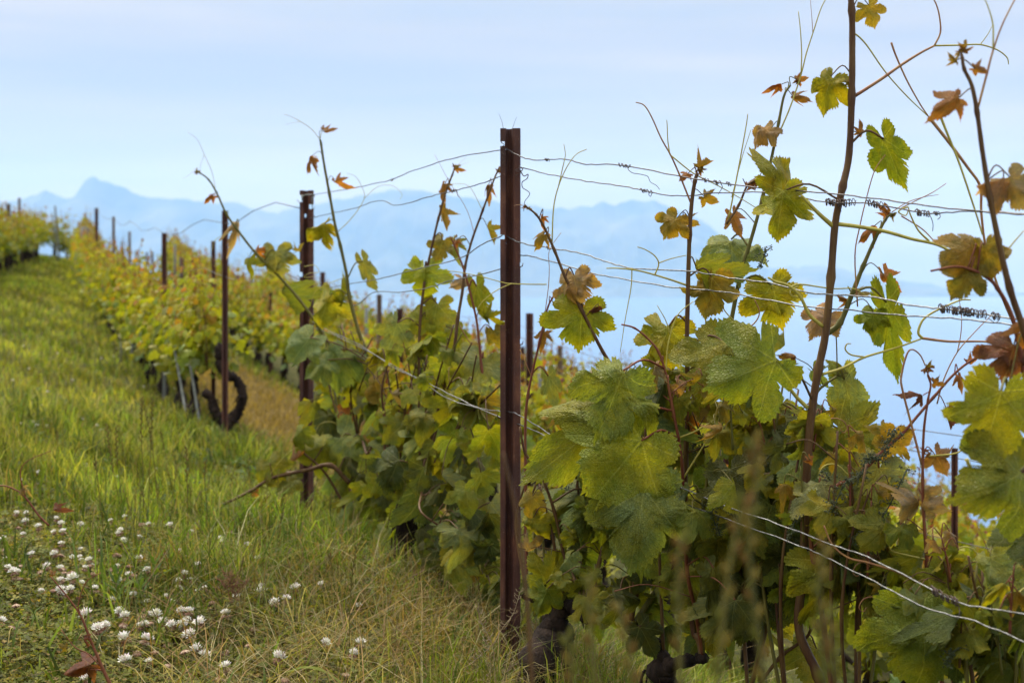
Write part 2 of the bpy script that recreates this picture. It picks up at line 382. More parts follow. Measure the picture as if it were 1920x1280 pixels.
bgposts = [(605, 510, -1, 'rust', .05), (711, 552, -1, 'wood', .045), (750, 578, -1, 'rust', .05), (993, 587, -1, 'rust', .046), (980, 650, -2, 'rust', .045),
 (1363, 735, -1, 'rust', .045), (1790, 840, -1, 'rust', .022), (1912, 835, -1, 'rust', .038), (1448, 850, -2, 'rust', .04), (1050, 650, -2, 'wood', .05)]
names_bg = ['dark post against the lake just right of the tall shoot by the second rusty post', 'brown post rising behind the long narrow hanging leaf', 'short dark post behind the blue green leaf in mid row',
 'slim rusty post close behind the central post on its right', 'short rusty post beside the slim one, a row further down', 'dark red post seen through the big leaves right of the centre',
 'thin rusty post against the water below the small red leaves', 'dark rusty post at the right edge behind the big leaf', 'rusty post low among leaves behind the thick main shoot', 'pale brown wooden post standing alone right of the central post']
for (px, ty, r, mt, w), lb in zip(bgposts, names_bg):
    Y = solve(px, OFF[r]); 
    rust_post('vineyard_post', px, ty, Y, lb, w, mat=mt, turn=R.uniform(-.3, .3))
# thin grey-green stakes
def stake(px, ty, Y, label, r=.012, lean=0., mat='stake', base=None, group=None, yb=None):
    top = W(px, ty, Y); g = gz(top.x-lean, Y)
    if base: b = base
    else: b = Vector((top.x-lean, Y, g-.1))
    mb = MB(); pts = [b+(top-b)*t+Vector((R.uniform(-1, 1)*.002, 0, 0)) for t in (0, .25, .5, .75, 1)]
    tube(mb, pts, r, r*.9, 7); o = mb.build('vine_stake', M[mat]); tag(o, label, 'stake', group); return o
def at_ground(px, py):
    for Y in np.arange(2.5, 34, .025):
        p = W(px, py, Y)
        if p.z < gz(p.x, Y): return Vector((p.x, Y, gz(p.x, Y)))
    return W(px, py, 30)
stake(321, 622, 9.9, 'leaning pale grey stake, left one of the crossing pair by the curved trunk', .009, base=at_ground(354, 800))
stake(349, 638, 9.4, 'leaning pale grey stake, right one of the pair beside the curved trunk', .009, base=at_ground(377, 812))
stake(247, 640, 13.5, 'upright grey stake at the foot of the far vines', .014)
stake(227, 640, 14, 'thin grey stake left of the upright one at the far vines', .012)
stake(308, 620, 11.0, 'grey stake between dark trunks and the leaning pair', .014)
stake(762, 905, 4.7, 'dark slim stake under the dark leaves in the middle of the row', .009, mat='stake_dark')
for (px, ty, Y) in [(243, 434, 19), (228, 453, 22), (255, 470, 18), (275, 473, 18.5), (286, 472, 18)]:
    stake(px, ty, Y, 'thin weathered stake rising from the vines behind the pair of crest posts', .02 if px == 243 else .016, group='stakes behind the crest posts', mat='stake_dark' if px in (243, 275, 286) else 'stake')
for (px, ty, Y) in [(328, 457, 17), (340, 482, 15.5), (445, 515, 0), (472, 503, 0), (489, 526, 0), (456, 540, 0)]:
    Y = Y or solve(px, 1.95 if px != 489 else 3.8)
    stake(px, ty, Y, 'grey stake behind the yellow row between the dark post and the second rusty post', .028 if px in (340, 445) else .017, group='stakes standing behind the yellow row', mat='stake_dark' if px != 328 else 'stake')
for (px, ty, Y) in [(687, 577, 13), (870, 650, 14.5), (880, 650, 16), (886, 656, 15), (1012, 668, 10), (1083, 685, 17)]:
    stake(px, ty, Y, 'greyish stake in the lower rows near the central post', .017, group='stakes in the lower rows', mat='stake')
for i, (px, ty, Y, r) in enumerate([(4, 386, 27, .018), (16, 382, 26, .05), (26, 395, 27, .04), (36, 371, 27, .03), (43, 402, 28, .035), (51, 405, 28.5, .035), (56, 405, 29, .03), (62, 407, 29, .03), (70, 408, 29.5, .03)]):
    stake(px, ty, Y, 'weathered wooden stake rising above the uphill vine row on the skyline', r, group='stakes of the uphill row', mat='stake_dark', lean=-.05 if px == 36 else 0)
stake(103, 386, 29, 'thin tall green stake above the bush at the hill crest', .022, lean=-.1); stake(97, 398, 29.3, 'shorter thin stake just left of the tall green one at the crest', .014, lean=-.12)
stake(157, 425, 25, 'broad grey end stake at the crest, left of the brown one', .065, mat='stake'); stake(166, 428, 25.3, 'brown end stake at the crest, right of the broad grey one', .05, mat='wood')
# ---------------------------------------------------------------- wires of the nearest row
def wpath(pts, dy=0., kink=.0012, lowf=0):
    q = smooth_path([W(a, b, yrow(a)+dy+lowf*(max(0, min(1, (a-1120)/260))*-.22+max(0, min(1, (925-a)/90))*max(0, min(1, (a-585)/60))*-.20)) for a, b in pts], 6)
    return [p+Vector((0, 0, R.uniform(-1, 1)*kink)) for p in q]
def wire(parts, label, dy, r, mat, rl=None):
    mb = MB()
    for s in parts: tube(mb, wpath(s, dy, lowf=1 if 'low' in label.split() or 'lowest' in label else 0), r, r, 6)
    o = mb.build('trellis_wire', M[mat]); tag(o, label, 'wire'); return o
WT1 = [(575, 366), (640, 357), (700, 345), (735, 337), (775, 320), (850, 297), (938, 281), (945, 275), (965, 288), (1000, 300), (1060, 299), (1100, 308), (1165, 310), (1290, 333), (1400, 350), (1500, 358), (1600, 368), (1700, 380), (1820, 395), (1925, 403), (2050, 415), (2300, 450)]
WT2 = [(578, 410), (620, 400), (660, 392), (710, 376), (745, 385), (800, 370), (850, 358), (900, 345), (938, 330), (975, 315), (1030, 327), (1100, 340), (1165, 349), (1210, 358), (1270, 367), (1350, 362), (1440, 360), (1500, 370), (1560, 380), (1620, 380), (1680, 390), (1740, 401), (1800, 397), (1925, 401), (2050, 420), (2300, 470)]
WM1 = [(578, 548), (640, 535), (700, 525), (760, 510), (860, 485), (900, 460), (938, 443), (945, 440), (975, 455), (1030, 465), (1090, 475), (1140, 492), (1190, 503), (1290, 508), (1380, 523), (1440, 530), (1530, 550), (1640, 557), (1700, 572), (1760, 578), (1850, 590), (1925, 602), (2100, 640)]
WM2 = [(578, 590), (660, 575), (700, 548), (745, 548), (800, 540), (850, 525), (938, 505), (972, 480), (1000, 482), (1040, 492), (1110, 512), (1180, 525), (1260, 538), (1340, 545), (1400, 555), (1500, 573), (1600, 582), (1700, 592), (1800, 598), (1925, 614), (2100, 660)]
WL1 = [(580, 600), (622, 622), (680, 650), (740, 690), (780, 707), (850, 742), (900, 765), (945, 771), (965, 774), (1010, 800), (1060, 832), (1120, 855), (1200, 880), (1350, 945), (1440, 975), (1560, 1020), (1640, 1050), (1720, 1090), (1800, 1130), (1925, 1152), (2100, 1200)]
WL2 = [(580, 612), (622, 626), (700, 664), (780, 709), (840, 747), (900, 766), (945, 785), (1000, 806), (1060, 838), (1140, 880), (1300, 950), (1480, 1015), (1560, 1050), (1640, 1090), (1740, 1140), (1830, 1165), (1925, 1204), (2100, 1270)]
wire([WT1], 'front top wire running from the post heads across the sky', -.03, .00145, 'wire_dark')
wire([WT2], 'rear top wire just below the highest one, wound with dried tendrils', .03, .00145, 'wire_dark')
wire([WM1], 'front wire of the middle pair crossing below the big hanging leaf', -.03, .0016, 'wire')
wire([WM2], 'rear wire of the middle pair just below the front one', .03, .0016, 'wire')
wire([WL1], 'bright galvanised low wire, front of the lowest pair', -.03, .00125, 'wire')
wire([WL2], 'bright galvanised low wire, the lowest of all', .0, .00125, 'wire')
def coil(px0, px1, path, dy, turns, label, rad=.0042, tail=None, r=.0011, cat='tendril'):
    P = smooth_path([W(a, b, yrow(a)+dy) for a, b in path], 6)
    pxs = [p.x/p.y*F+CX for p in P]
    mb = MB(); turns *= 1.1*(.8+.4*R.random()); rad *= .72*(.85+.3*R.random()); r *= 1.1; n = int(turns*11); pts = []
    for i in range(n):
        t = i/(n-1); px = px0+(px1-px0)*(t+.06*math.sin(t*9+px0))+R.uniform(-1, 1)*.8
        k = min(max(np.searchsorted(pxs, px), 1), len(P)-1); f = (px-pxs[k-1])/(pxs[k]-pxs[k-1]+1e-9); c = P[k-1].lerp(P[k], f)
        a = i/11*2*math.pi; rr = rad*(.9+.5*math.sin(i*.23+px0)**2+.3*R.random())
        pts.append(c+Vector((.15*rr*math.sin(a*.5), math.cos(a)*rr, math.sin(a)*rr)))
    if tail:
        c = pts[-1]; pts += smooth_path([c]+[c+Vector((a*.001, R.uniform(-.01, .01), -b*.001)) for a, b in tail], 4)[1:]
    tube(mb, pts, r, r*.6, 5)
    o = mb.build('dried_tendril', M['dry']); tag(o, label, cat); return o
coil(1022, 1030, WT1, -.03, 2.5, 'small dried curl on the top wire just right of the central post')
coil(1160, 1182, WT1, -.03, 5, 'dried tendril on the top wire with a long curly tail hanging to the wire below', tail=[(-5, 8), (4, 18), (16, 20), (30, 22), (40, 26), (46, 38), (60, 46), (66, 56)])
coil(1200, 1222, WT2, .03, 5, 'dried tendril curl on the rear top wire under the long tailed one', tail=[(-3, 8), (-8, 3), (-2, -2)])
coil(1318, 1328, WT1, -.03, 3, 'tight dried curl on the top wire left of the young orange tip'); coil(1338, 1352, WT1, -.03, 3, 'twin dried curl on the top wire right of the young orange tip', tail=[(2, 6), (-1, 12), (-5, 20)])
coil(1362, 1372, WT1, -.03, 2.5, 'loose dried loop on the top wire before the tall thin shoot')
coil(1548, 1566, WT2, .03, 6, 'dense dried coil left of where the thick shoot crosses the wire', .006, tail=[(2, 6), (6, 14), (16, 24)]); coil(1570, 1600, WT2, .03, 8, 'dense dried coil just right of the thick shoot on the wire', .0065, tail=[(4, -3), (6, -8)])
coil(1626, 1654, WT2, .03, 7, 'dried coil with a hanging curl further right on the top wire', .006, tail=[(-3, 6), (3, 12), (6, 20), (5, 28)])
coil(1716, 1742, WT2, .03, 7, 'dried coil with dangling ends above the tendril tangle', .006, tail=[(2, 8), (6, 18), (8, 30)]); coil(1751, 1760, WT2, .03, 3, 'last small dried curl of the top wire on its right stretch', tail=[(-2, 6), (-5, 10)])
coil(1760, 1790, WM1, -.03, 7, 'loose curled dried tendril starting the big brown tangle on the middle wire', .007, tail=[(4, 4), (10, -4), (16, 2)]); coil(1790, 1846, WM1, -.03, 16, 'long dense brown dried coil on the middle wire at right', .0075)
coil(1860, 1872, WM1, -.03, 3, 'big dried hook hanging right of the dense brown coil', .006, tail=[(6, 6), (2, 14), (-8, 16), (-16, 8)])
coil(1742, 1800, WL1, -.25, 13, 'long pale dried coil wound on the lowest wires at bottom right', .0065, tail=[(6, 8), (4, 18), (-2, 26)])
coil(1098, 1106, WM2, .03, 2.5, 'small dried hook under the middle wire by the bronze leaf', tail=[(4, 6), (12, 8)]); coil(1024, 1034, WM1, -.03, 2.5, 'dried knot where a thin shoot meets the middle wire')
coil(732, 738, WT1, -.03, 2, 'tiny dark knot on the top wire left of the central post', .004); coil(846, 856, WT2, .03, 2.5, 'dried curl hanging from the wire left of the central post', tail=[(2, 8), (3, 18), (8, 24)])
mb = MB(); pts = smooth_path([W(a, b, 3.68) for a, b in [(975, 318), (982, 330), (990, 327), (988, 335), (979, 342), (980, 352), (986, 356), (993, 362), (990, 370), (984, 378), (982, 396)]]); tube(mb, pts, .0014, .0008, 5)
tag(mb.build('dried_tendril', M['dry']), 'curly dried tendril hanging beside the central post', 'tendril')
# wires of rows behind
def rowwire(off, h, ya, yb, label, r=.0016, sag=.01):
    pts = []
    for Y in np.arange(ya, yb, .6):
        X = float(rowX(Y))+off; pts.append(Vector((X, Y, gz(X, Y)+h+sag*math.cos(Y*2.6)+R.uniform(-.006, .006))))
    mb = MB(); tube(mb, pts, r, r, 5); tag(mb.build('trellis_wire', M['wire_dark']), label, 'wire')
rowwire(0, 1.33, 6.2, 27, 'faint far top wire strung between the posts of the hill row', .0022)
rowwire(0, 1.02, 6.2, 27, 'faint far second wire of the hill row', .002)
rowwire(1.9, 1.28, 2.2, 20, 'thin top wire of the row behind, faint against the water')
rowwire(1.92, 1.21, 2.2, 20, 'second thin wire close under the top one of the row behind')
rowwire(1.9, .92, 2.2, 20, 'thin lower wire of the row behind seen over the water'); rowwire(1.93, .55, 2.2, 12, 'low bright wire of the row behind in its foliage')
rowwire(3.8, 1.25, 2.6, 20, 'thin wire two rows down against the water')
# ---------------------------------------------------------------- vine leaves
HALF = [(.035, -.03), (.07, -.17), (.18, -.31), (.34, -.38), (.50, -.33), (.62, -.18), (.64, -.04), (.60, .06), (.72, .08), (.84, .17), (.92, .32), (.97, .50), (.80, .57), (.62, .58), (.48, .55), (.52, .66), (.44, .82), (.28, .95), (.12, 1.06), (0, 1.16)]
HALFY = [(.03, -.03), (.09, -.20), (.26, -.38), (.43, -.40), (.40, -.22), (.36, -.10), (.54, -.02), (.74, .12), (.98, .38), (.74, .40), (.52, .34), (.33, .30), (.38, .48), (.40, .66), (.30, .86), (.12, 1.06), (0, 1.25)]
def leaf_mesh(seed, cup=.2, droop=.25, fold=.0, deep=0., wave=.06, big=True, young=False):
    rr = random.Random(seed); half = []
    for (x, y) in (HALFY if young else HALF):
        # deeper or shallower sinuses
        d = 1.0
        if (x, y) in ((.60, .06), (.48, .55)): d = 1-min(.42, deep+.09)
        half.append((x*d, y if d == 1 else y*(1-.2*deep)))
    def side(sg):
        asy = rr.uniform(.86, 1.08)
        pts = [(x*asy*sg*rr.uniform(.93, 1.07), y*rr.uniform(.96, 1.04)+rr.uniform(-.015, .015)) for x, y in half]; o = []
        for i in range(len(pts)-1):
            a, b = Vector(pts[i]), Vector(pts[i+1]); n = Vector((b.y-a.y, -(b.x-a.x)))*sg; n = n.normalized() if n.length > 0 else n
            L_ = (b-a).length; k = (2 if L_ > .10 else 1) if big else 1
            if i == 0: o.append(a); continue
            for j in range(k):
                p0 = a.lerp(b, j/k); p1 = a.lerp(b, (j+.72)/k); amp = rr.uniform(.025, .070)*(.6+2*L_/k)
                if big and rr.random() < .045: o.append(p0-n*rr.uniform(.08, .20))
                o.append(p0-n*amp*.35)
                if big or i % 2: o.append(p1+n*amp)
        return o
    r = side(1); l = side(-1); tip = Vector((0, 1.18*rr.uniform(.97, 1.06)))
    ring = r+[tip]+l[::-1]
    c = Vector((0, .22)); prev = None
    for i, p in enumerate(ring):      # keep the outline star-shaped about its middle so that no faces overlap
        d = p-c; a = math.atan2(d.x, d.y)
        if i == 0 and a < 0: a = 3.1
        if prev is not None:
            if a > prev+3: a -= 2*math.pi
            a = min(a, prev-.012)
        rl = d.length; ring[i] = c+Vector((math.sin(a), math.cos(a)))*rl; prev = a
    vs2 = [c]; fs = []; n = len(ring)
    rings = (.3, .58, .82, 1.) if big else (.5, 1.)
    for s in rings:
        for p in ring: 
            q = c+(p-c)*s
            vs2.append(q)
    for j in range(n):
        k = (j+1) % n; fs.append((0, 1+j, 1+k))
        for i in range(len(rings)-1): fs.append((1+i*n+j, 1+(i+1)*n+j, 1+(i+1)*n+k, 1+i*n+k))
    ph = rr.uniform(0, 6); vs = []; st = math.radians(54)
    for p in vs2:
        x, y = p.x, p.y; rad = math.hypot(x, y); th = math.atan2(x, y)
        thp = (th+st/2) % st-st/2
        z = -cup*x*x-droop*(max(y, 0)**2)*.6-droop*.3*(rad**2)+wave*.35*math.sin(6*th+ph)*rad**3+wave*.9*noise.noise(Vector((x*1.2+ph, y*1.2, ph)))*2+.012*abs(math.sin(thp))*rad+noise.noise(Vector((x*1.9+seed*7.3, y*1.9, seed*.7)))*.30*min(1, rad*1.5)+noise.noise(Vector((x*6+seed*3.3, y*6, seed*1.7)))*.022
        z += .02*math.sin(9*x+ph)*math.cos(8*y)
        if fold:
            a = fold*(1 if x > 0 else -1); r2 = abs(x); x2 = r2*math.cos(abs(a)); z += -r2*math.sin(abs(a)); x = x2*(1 if x > 0 else -1)
        vs.append(Vector((x, y, z)))
    mb = MB(); mb.add(vs, fs, None, [(p.x, p.y) for p in vs2]); 
    return mb.mesh('vine_leaf', M['leaf'])
LM = [leaf_mesh(i, *a) for i, a in enumerate([(.15, .2, 0, .1, .05), (.35, .35, 0, .25, .09), (-.1, .45, 0, .15, .08), (.5, .15, .25, .2, .07), (.2, .6, .1, .05, .10), (.1, .3, .35, .3, .06), (.3, .1, 0, .0, .12), (.05, .25, 0, .28, .05), (.25, .8, .2, .1, .15), (-.2, .3, 0, .05, .14), (.45, .5, .4, .15, .12), (.1, .1, 0, .1, .10), (.6, .3, .5, .1, .10), (.2, .3, .1, .2, .16)])]
LF = [leaf_mesh(50+i, *a) for i, a in enumerate([(.15, .35, 1.15, .2, .10), (.2, .5, 1.3, .25, .12), (.1, .3, 1.05, .1, .14)])]   # strongly folded, drooping
LY = [leaf_mesh(80+i, *a, young=True) for i, a in enumerate([(.3, .5, .3, 0, .12), (.1, .8, .1, 0, .16), (.6, .3, .7, 0, .14), (.2, .9, .9, 0, .16), (.8, .6, .2, 0, .10)])]      # young, deeply cut
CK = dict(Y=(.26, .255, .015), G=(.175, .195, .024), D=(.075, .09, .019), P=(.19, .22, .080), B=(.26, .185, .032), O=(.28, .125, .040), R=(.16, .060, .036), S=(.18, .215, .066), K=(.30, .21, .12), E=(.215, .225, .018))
def jit(c, a=.14):
    k = 1+R.uniform(-a, a); return (c[0]*k*(1+R.uniform(-a, a)), c[1]*k, c[2]*k*(1+R.uniform(-a, a)), 1)
def basis(N_, T_):
    N_ = N_.normalized(); T_ = (T_-N_*T_.dot(N_)).normalized(); X_ = T_.cross(N_); return X_, T_, N_
class Shoot:
    def __init__(s, pts, r0, r1, mat='cane', label=None): s.pts = smooth_path(pts, 5); s.r0 = r0; s.r1 = r1; s.mat = mat; s.leaves = []; s.pet = []; s.tend = []; s.clus = []; s.label = label
    def nearest(s, p, lift=0.):
        best = min(s.pts, key=lambda q: (q-p).length+max(0, q.z-p.z)*.2); return best
def petiole(sh, base, T_, N_, r=.0014, root=None):
    a = root or sh.nearest(base); mid = a.lerp(base, .55)+Vector((0, 0, .012))-T_*.01
    sh.pet.append((smooth_path([a, mid, base], 4), r))
def put_leaf(sh, base, T_, N_, width, col, lib=None, pet=True, meshi=None, root=None, seed=None, name='leaf', nx=1.):
    X_, T_, N_ = basis(N_, T_); s = width/1.62; zc = R.uniform(.7, 2.1)
    lib = lib or LM; me = lib[meshi if meshi is not None else R.randrange(len(lib))]
    mat = Matrix(((X_.x, T_.x, N_.x, base.x), (X_.y, T_.y, N_.y, base.y), (X_.z, T_.z, N_.z, base.z), (0, 0, 0, 1))) @ Matrix.Diagonal((s*nx*R.uniform(.86, 1.08), s*R.uniform(.92, 1.1), s*(.6 if nx < 1 else zc), 1))
    sh.leaves.append((me, mat, jit(col), name))
    if pet: petiole(sh, base, T_, N_, max(.0010, min(.0022, width*.014)), root)
def hleaf(sh, px, py, w, tip, col, roll=0, pitch=0, lib=None, dy=0., root=None, meshi=None, Y=None, pet=True, nx=1.):
    if w >= 150 and nx == 1 and Y is None: dy -= .09
    if lib is None and (w < 58 or (col in 'OR' and w < 90)): lib = LY; w *= 1.12
    """leaf whose blade centre shows at (px,py), w pixels across when unturned, tip direction in degrees (0 up, 90 right, 180 down)"""
    if Y is None:
        q = min(sh.pts, key=lambda q: math.hypot(q.x/q.y*F+CX-px, YH-q.z/q.y*F-py)); Y = q.y+dy
    a = math.radians(tip); T_ = Vector((math.sin(a), 0, math.cos(a))); N_ = Vector((0, -1, 0))
    side = T_.cross(N_)
    N_ = Matrix.Rotation(math.radians(roll), 3, T_) @ N_; side = Matrix.Rotation(math.radians(roll), 3, T_) @ side
    T2 = Matrix.Rotation(math.radians(pitch), 3, side) @ T_; N2 = Matrix.Rotation(math.radians(pitch), 3, side) @ N_
    width = w*Y/F; c = W(px, py, Y); base = c-T2*(width/1.62*.35)
    rt = W(root[0], root[1], sh.nearest(c).y) if root else None
    if rt is not None: rt = sh.nearest(rt)
    put_leaf(sh, base, T2, N2, width, CK[col], lib, pet, meshi, rt, nx=nx)
def htend(sh, pix, r=.0011, mat='tendril', Y=None, dyf=0.):
    r *= 1.15
    if Y is None: Y = min(sh.pts, key=lambda q: math.hypot(q.x/q.y*F+CX-pix[0][0], YH-q.z/q.y*F-pix[0][1])).y
    n = len(pix); pts = smooth_path([W(a, b, Y+dyf*i/(n-1)) for i, (a, b) in enumerate(pix)], 5)
    sh.tend.append((pts, r, mat))
def hclus(sh, pix, Y=None, dens=1., rpx=9):
    if Y is None: Y = min(sh.pts, key=lambda q: math.hypot(q.x/q.y*F+CX-pix[0][0], YH-q.z/q.y*F-pix[0][1])).y
    sh.clus.append((smooth_path([W(a, b, Y-.02) for a, b in pix], 4), dens, rpx*Y/F))
ICO = None
def ico(mb, c, r):
    t = 1.0; v = [(1, 0, 0), (-1, 0, 0), (0, 1, 0), (0, -1, 0), (0, 0, 1), (0, 0, -1), (.62, .62, .5), (-.62, .62, .5), (.62, -.62, .5), (-.62, -.62, .5), (.62, .62, -.5), (-.62, .62, -.5), (.62, -.62, -.5), (-.62, -.62, -.5)]
    f = [(4, 8, 6), (4, 6, 7), (4, 7, 9), (4, 9, 8), (5, 10, 12), (5, 11, 10), (5, 13, 11), (5, 12, 13), (0, 6, 8), (0, 10, 6), (0, 12, 10), (0, 8, 12), (1, 9, 7), (1, 7, 11), (1, 11, 13), (1, 13, 9), (2, 7, 6), (2, 6, 10), (2, 10, 11), (2, 11, 7), (3, 8, 9), (3, 9, 13), (3, 13, 12), (3, 12, 8)]
    mb.add([c+Vector(p)*r for p in v], f)
def tipbuds(sh, px, py, Y, s=1.):
    c = W(px, py, Y)
    for i in range(4):
        a = R.uniform(-1.2, 1.2); T_ = Vector((math.sin(a), R.uniform(-.4, .4), math.cos(a)))
        put_leaf(sh, c+Vector((R.uniform(-1, 1)*.003, 0, R.uniform(-1, 1)*.004)), T_, Vector((R.uniform(-1, 1), -.6, R.uniform(-.5, 1))), R.uniform(.010, .018)*s, CK[R.choice('OBBO')], LY, False)
def trunk_mesh(base, head, arms, r=.04, seed=0, lumps=.35):
    mb = MB(); rr = random.Random(seed)
    def rf(t, i): return 1+lumps*noise.noise(Vector((t*6+seed*3.1, seed*1.7, 0)))*1.6+.12*rr.uniform(-1, 1)
    n = 14; pts = []
    off = Vector((rr.uniform(-1, 1), rr.uniform(-1, 1), 0))*.05
    for i in range(n+1):
        t = i/n; p = base.lerp(head, t)+off*math.sin(math.pi*t)*1.1+Vector((noise.noise(Vector((t*4, seed, 1))), noise.noise(Vector((t*4, seed, 7))), 0))*.03; pts.append(p)
    tube(mb, pts, r*1.15, r*.9, 10, rf)
    ico(mb, head, r*.72)
    for a in arms:
        pp = smooth_path([head, head.lerp(a, .4)+Vector((0, rr.uniform(-.03, .03), rr.uniform(-.01, .05))), a], 8); pp = [p+Vector((noise.noise(Vector((q*.9, seed, 2))), noise.noise(Vector((q*.9, seed, 5))), noise.noise(Vector((q*.9, seed, 8)))))*.014 for q, p in enumerate(pp)]; tube(mb, pp, r*.40, r*.26, 8, rf); ico(mb, a, r*.36)
    for k in range(26):   # shredded bark strips
        i = rr.randrange(1, n); p = pts[i]; a = rr.uniform(0, 6.28); d = Vector((math.cos(a), math.sin(a), 0)); L_ = rr.uniform(.03, .09)
        tube(mb, [p+d*r*.95, p+d*r*1.15+Vector((0, 0, -L_*.5)), p+d*r*rr.uniform(1., 1.3)+Vector((0, 0, -L_))], .003, .0015, 4)
    return mb
# ---------------------------------------------------------------- the nearest vines
class Vine:
    def __init__(s, px, label, Y=None, rtrunk=.042, headh=.26, lean=(0, 0), seed=1):
        s.Y = Y or yrow(px); X = (px-CX)/F*s.Y; s.base = Vector((X, s.Y, gz(X, s.Y)-.04)); s.head = Vector((X+lean[0], s.Y+lean[1], gz(X, s.Y)+headh)); s.label = label; s.sh = []; s.r = rtrunk; s.seed = seed; s.arms = []
    def shoot(s, pix, w0, w1, mat='cane', Y=None, dy=0., root=True, label=None, Yend=None):
        """pix from the bottom up; widths in pixels; the last stretch runs down to the vine's head"""
        Y = Y or yrow(pix[0][0])+dy; Ye = Yend or Y; n = len(pix)
        pts = [W(a, b, Y+(Ye-Y)*i/max(1, n-1)) for i, (a, b) in enumerate(pix)]
        if root:
            a = min([s.head]+s.arms, key=lambda q: (q-pts[0]).length); d = pts[0]-a
            if d.length > .05: pts = [a, a+d*.5+Vector((0, 0, .015))]+pts
        sh = Shoot(pts, w0*Y/F/2, w1*Y/F/2, mat, label); s.sh.append(sh); return sh
def vinesetup():
    V = {}
    V['a'] = Vine(655, 'leafy vine right of the second rusty post, its long cane reaching into the grass', Y=5.45, headh=.36, rtrunk=.05, seed=2)
    V['b'] = Vine(770, 'leafy vine with upright dark shoots midway between the two big rusty posts', Y=4.65, headh=.30, seed=3)
    V['c'] = Vine(1040, 'vine with a thick shaggy trunk head right beside the central rusty post', Y=3.5, headh=.17, rtrunk=.055, seed=4)
    V['d'] = Vine(1245, 'dense vine with large blistered green leaves right of the central post', Y=3.2, headh=.20, seed=5)
    V['e'] = Vine(1480, 'vine bearing the tallest thick shoot that leaves the top of the picture', Y=2.9, headh=.20, seed=6)
    V['f'] = Vine(1700, 'vine with thin reddish shoots and one very large low green leaf', Y=2.66, headh=.16, rtrunk=.032, seed=7)
    V['g'] = Vine(1990, 'partly seen vine at the right edge with bronze and red leaves', Y=2.36, headh=.22, seed=8)
    for k, v in V.items():
        d = Vector((.34, -.5, 0)) if v.Y < 4 else Vector((.2, -.55, 0)); d = d.normalized()
        v.arms = [v.head+d*.13+Vector((0, 0, .05)), v.head-d*.12+Vector((0, 0, .06))]
    a, b, c, d, e, f, g = (V[k] for k in 'abcdefg')
    # --- a : left shoots
    s = a.shoot([(655, 760), (640, 690), (602, 620), (560, 560), (520, 515), (480, 475), (452, 440), (425, 402), (408, 365), (392, 338), (376, 325), (365, 321)], 7, 2.4, 'cane_green', Y=5.75)
    htend(s, [(405, 362), (398, 325), (383, 290), (370, 262), (352, 248)]); htend(s, [(383, 290), (376, 310), (374, 326)], .0008); htend(s, [(362, 321), (352, 330), (343, 334)], .0007)
    for t in [(518, 488, 78, 178, 'P', 10, 0), (464, 496, 46, 190, 'Y', 35, 0), (532, 562, 66, 168, 'G', 40, 0), (446, 426, 50, 195, 'K', -20, 35), (392, 368, 26, 250, 'O', 20, 0), (486, 470, 22, 80, 'O', 0, 20), (560, 470, 20, 60, 'B', 40, 10)]: hleaf(s, *t)
    htend(s, [(480, 495), (475, 545), (455, 570), (447, 598)], .0012); htend(s, [(452, 585), (475, 575), (495, 560)], .0010)
    htend(s, [(437, 436), (420, 440), (402, 452), (398, 470)], .0014)
    tipbuds(s, 372, 322, 5.75, .9)
    s = a.shoot([(697, 712), (690, 670), (672, 620), (655, 555), (650, 515), (638, 460), (628, 420), (618, 365), (608, 310), (602, 270), (600, 262)], 9, 4, 'cane_green', Y=5.2)
    htend(s, [(600, 262), (585, 243), (565, 229), (548, 220), (532, 214)], .0012); htend(s, [(565, 229), (550, 230), (535, 234)], .0007); htend(s, [(600, 262), (603, 248), (607, 243)], .0012)
    for t in [(596, 428, 66, 238, 'Y', 25, 0), (611, 572, 88, 200, 'E', 10, 0), (577, 297, 32, 240, 'O', 45, 0), (634, 346, 34, 150, 'O', 40, 0), (612, 248, 22, 100, 'O', 30, 10), (645, 560, 40, 30, 'Y', 50, 20)]: hleaf(s, *t)
    hleaf(s, 688, 510, 98, 160, 'P', 20, 0, meshi=7, nx=.42, root=(656, 522)); tipbuds(s, 605, 240, 5.2, 1.0)
    htend(s, [(634, 434), (660, 408), (683, 372), (676, 345), (665, 330), (650, 325)], .0013); htend(s, [(683, 372), (705, 352), (722, 347), (740, 350), (754, 365), (750, 374)], .0010); htend(s, [(652, 518), (620, 530), (592, 545), (583, 570)], .0013)
    htend(s, [(570, 500), (590, 497), (598, 510), (580, 512), (570, 520), (592, 518)], .0012)
    s = a.shoot([(655, 905), (620, 872), (580, 880), (540, 888), (505, 898), (470, 920), (420, 945)], 9, 5, Y=5.3, root=False)
    for t in [(512, 882, 72, 150, 'G', 10, 10), (540, 905, 60, 190, 'G', 20, 30), (480, 925, 20, 30, 'O', 20, 0), (557, 860, 34, 40, 'O', 20, 30), (500, 930, 46, 250, 'E', 30, 55)]: hleaf(s, *t)
    htend(s, [(500, 900), (520, 870), (545, 845), (560, 838)], .0012)
    s = a.shoot([(660, 1000), (645, 950), (625, 910), (600, 875), (570, 850)], 7, 4, Y=5.35)
    for t in [(656, 915, 70, 190, 'E', 20, 10), (590, 840, 80, 250, 'G', 20, 10), (560, 815, 60, 200, 'E', 40, 20)]: hleaf(s, *t)
    s = a.shoot([(690, 850), (708, 800), (712, 740), (705, 690)], 6, 4, Y=5.1)
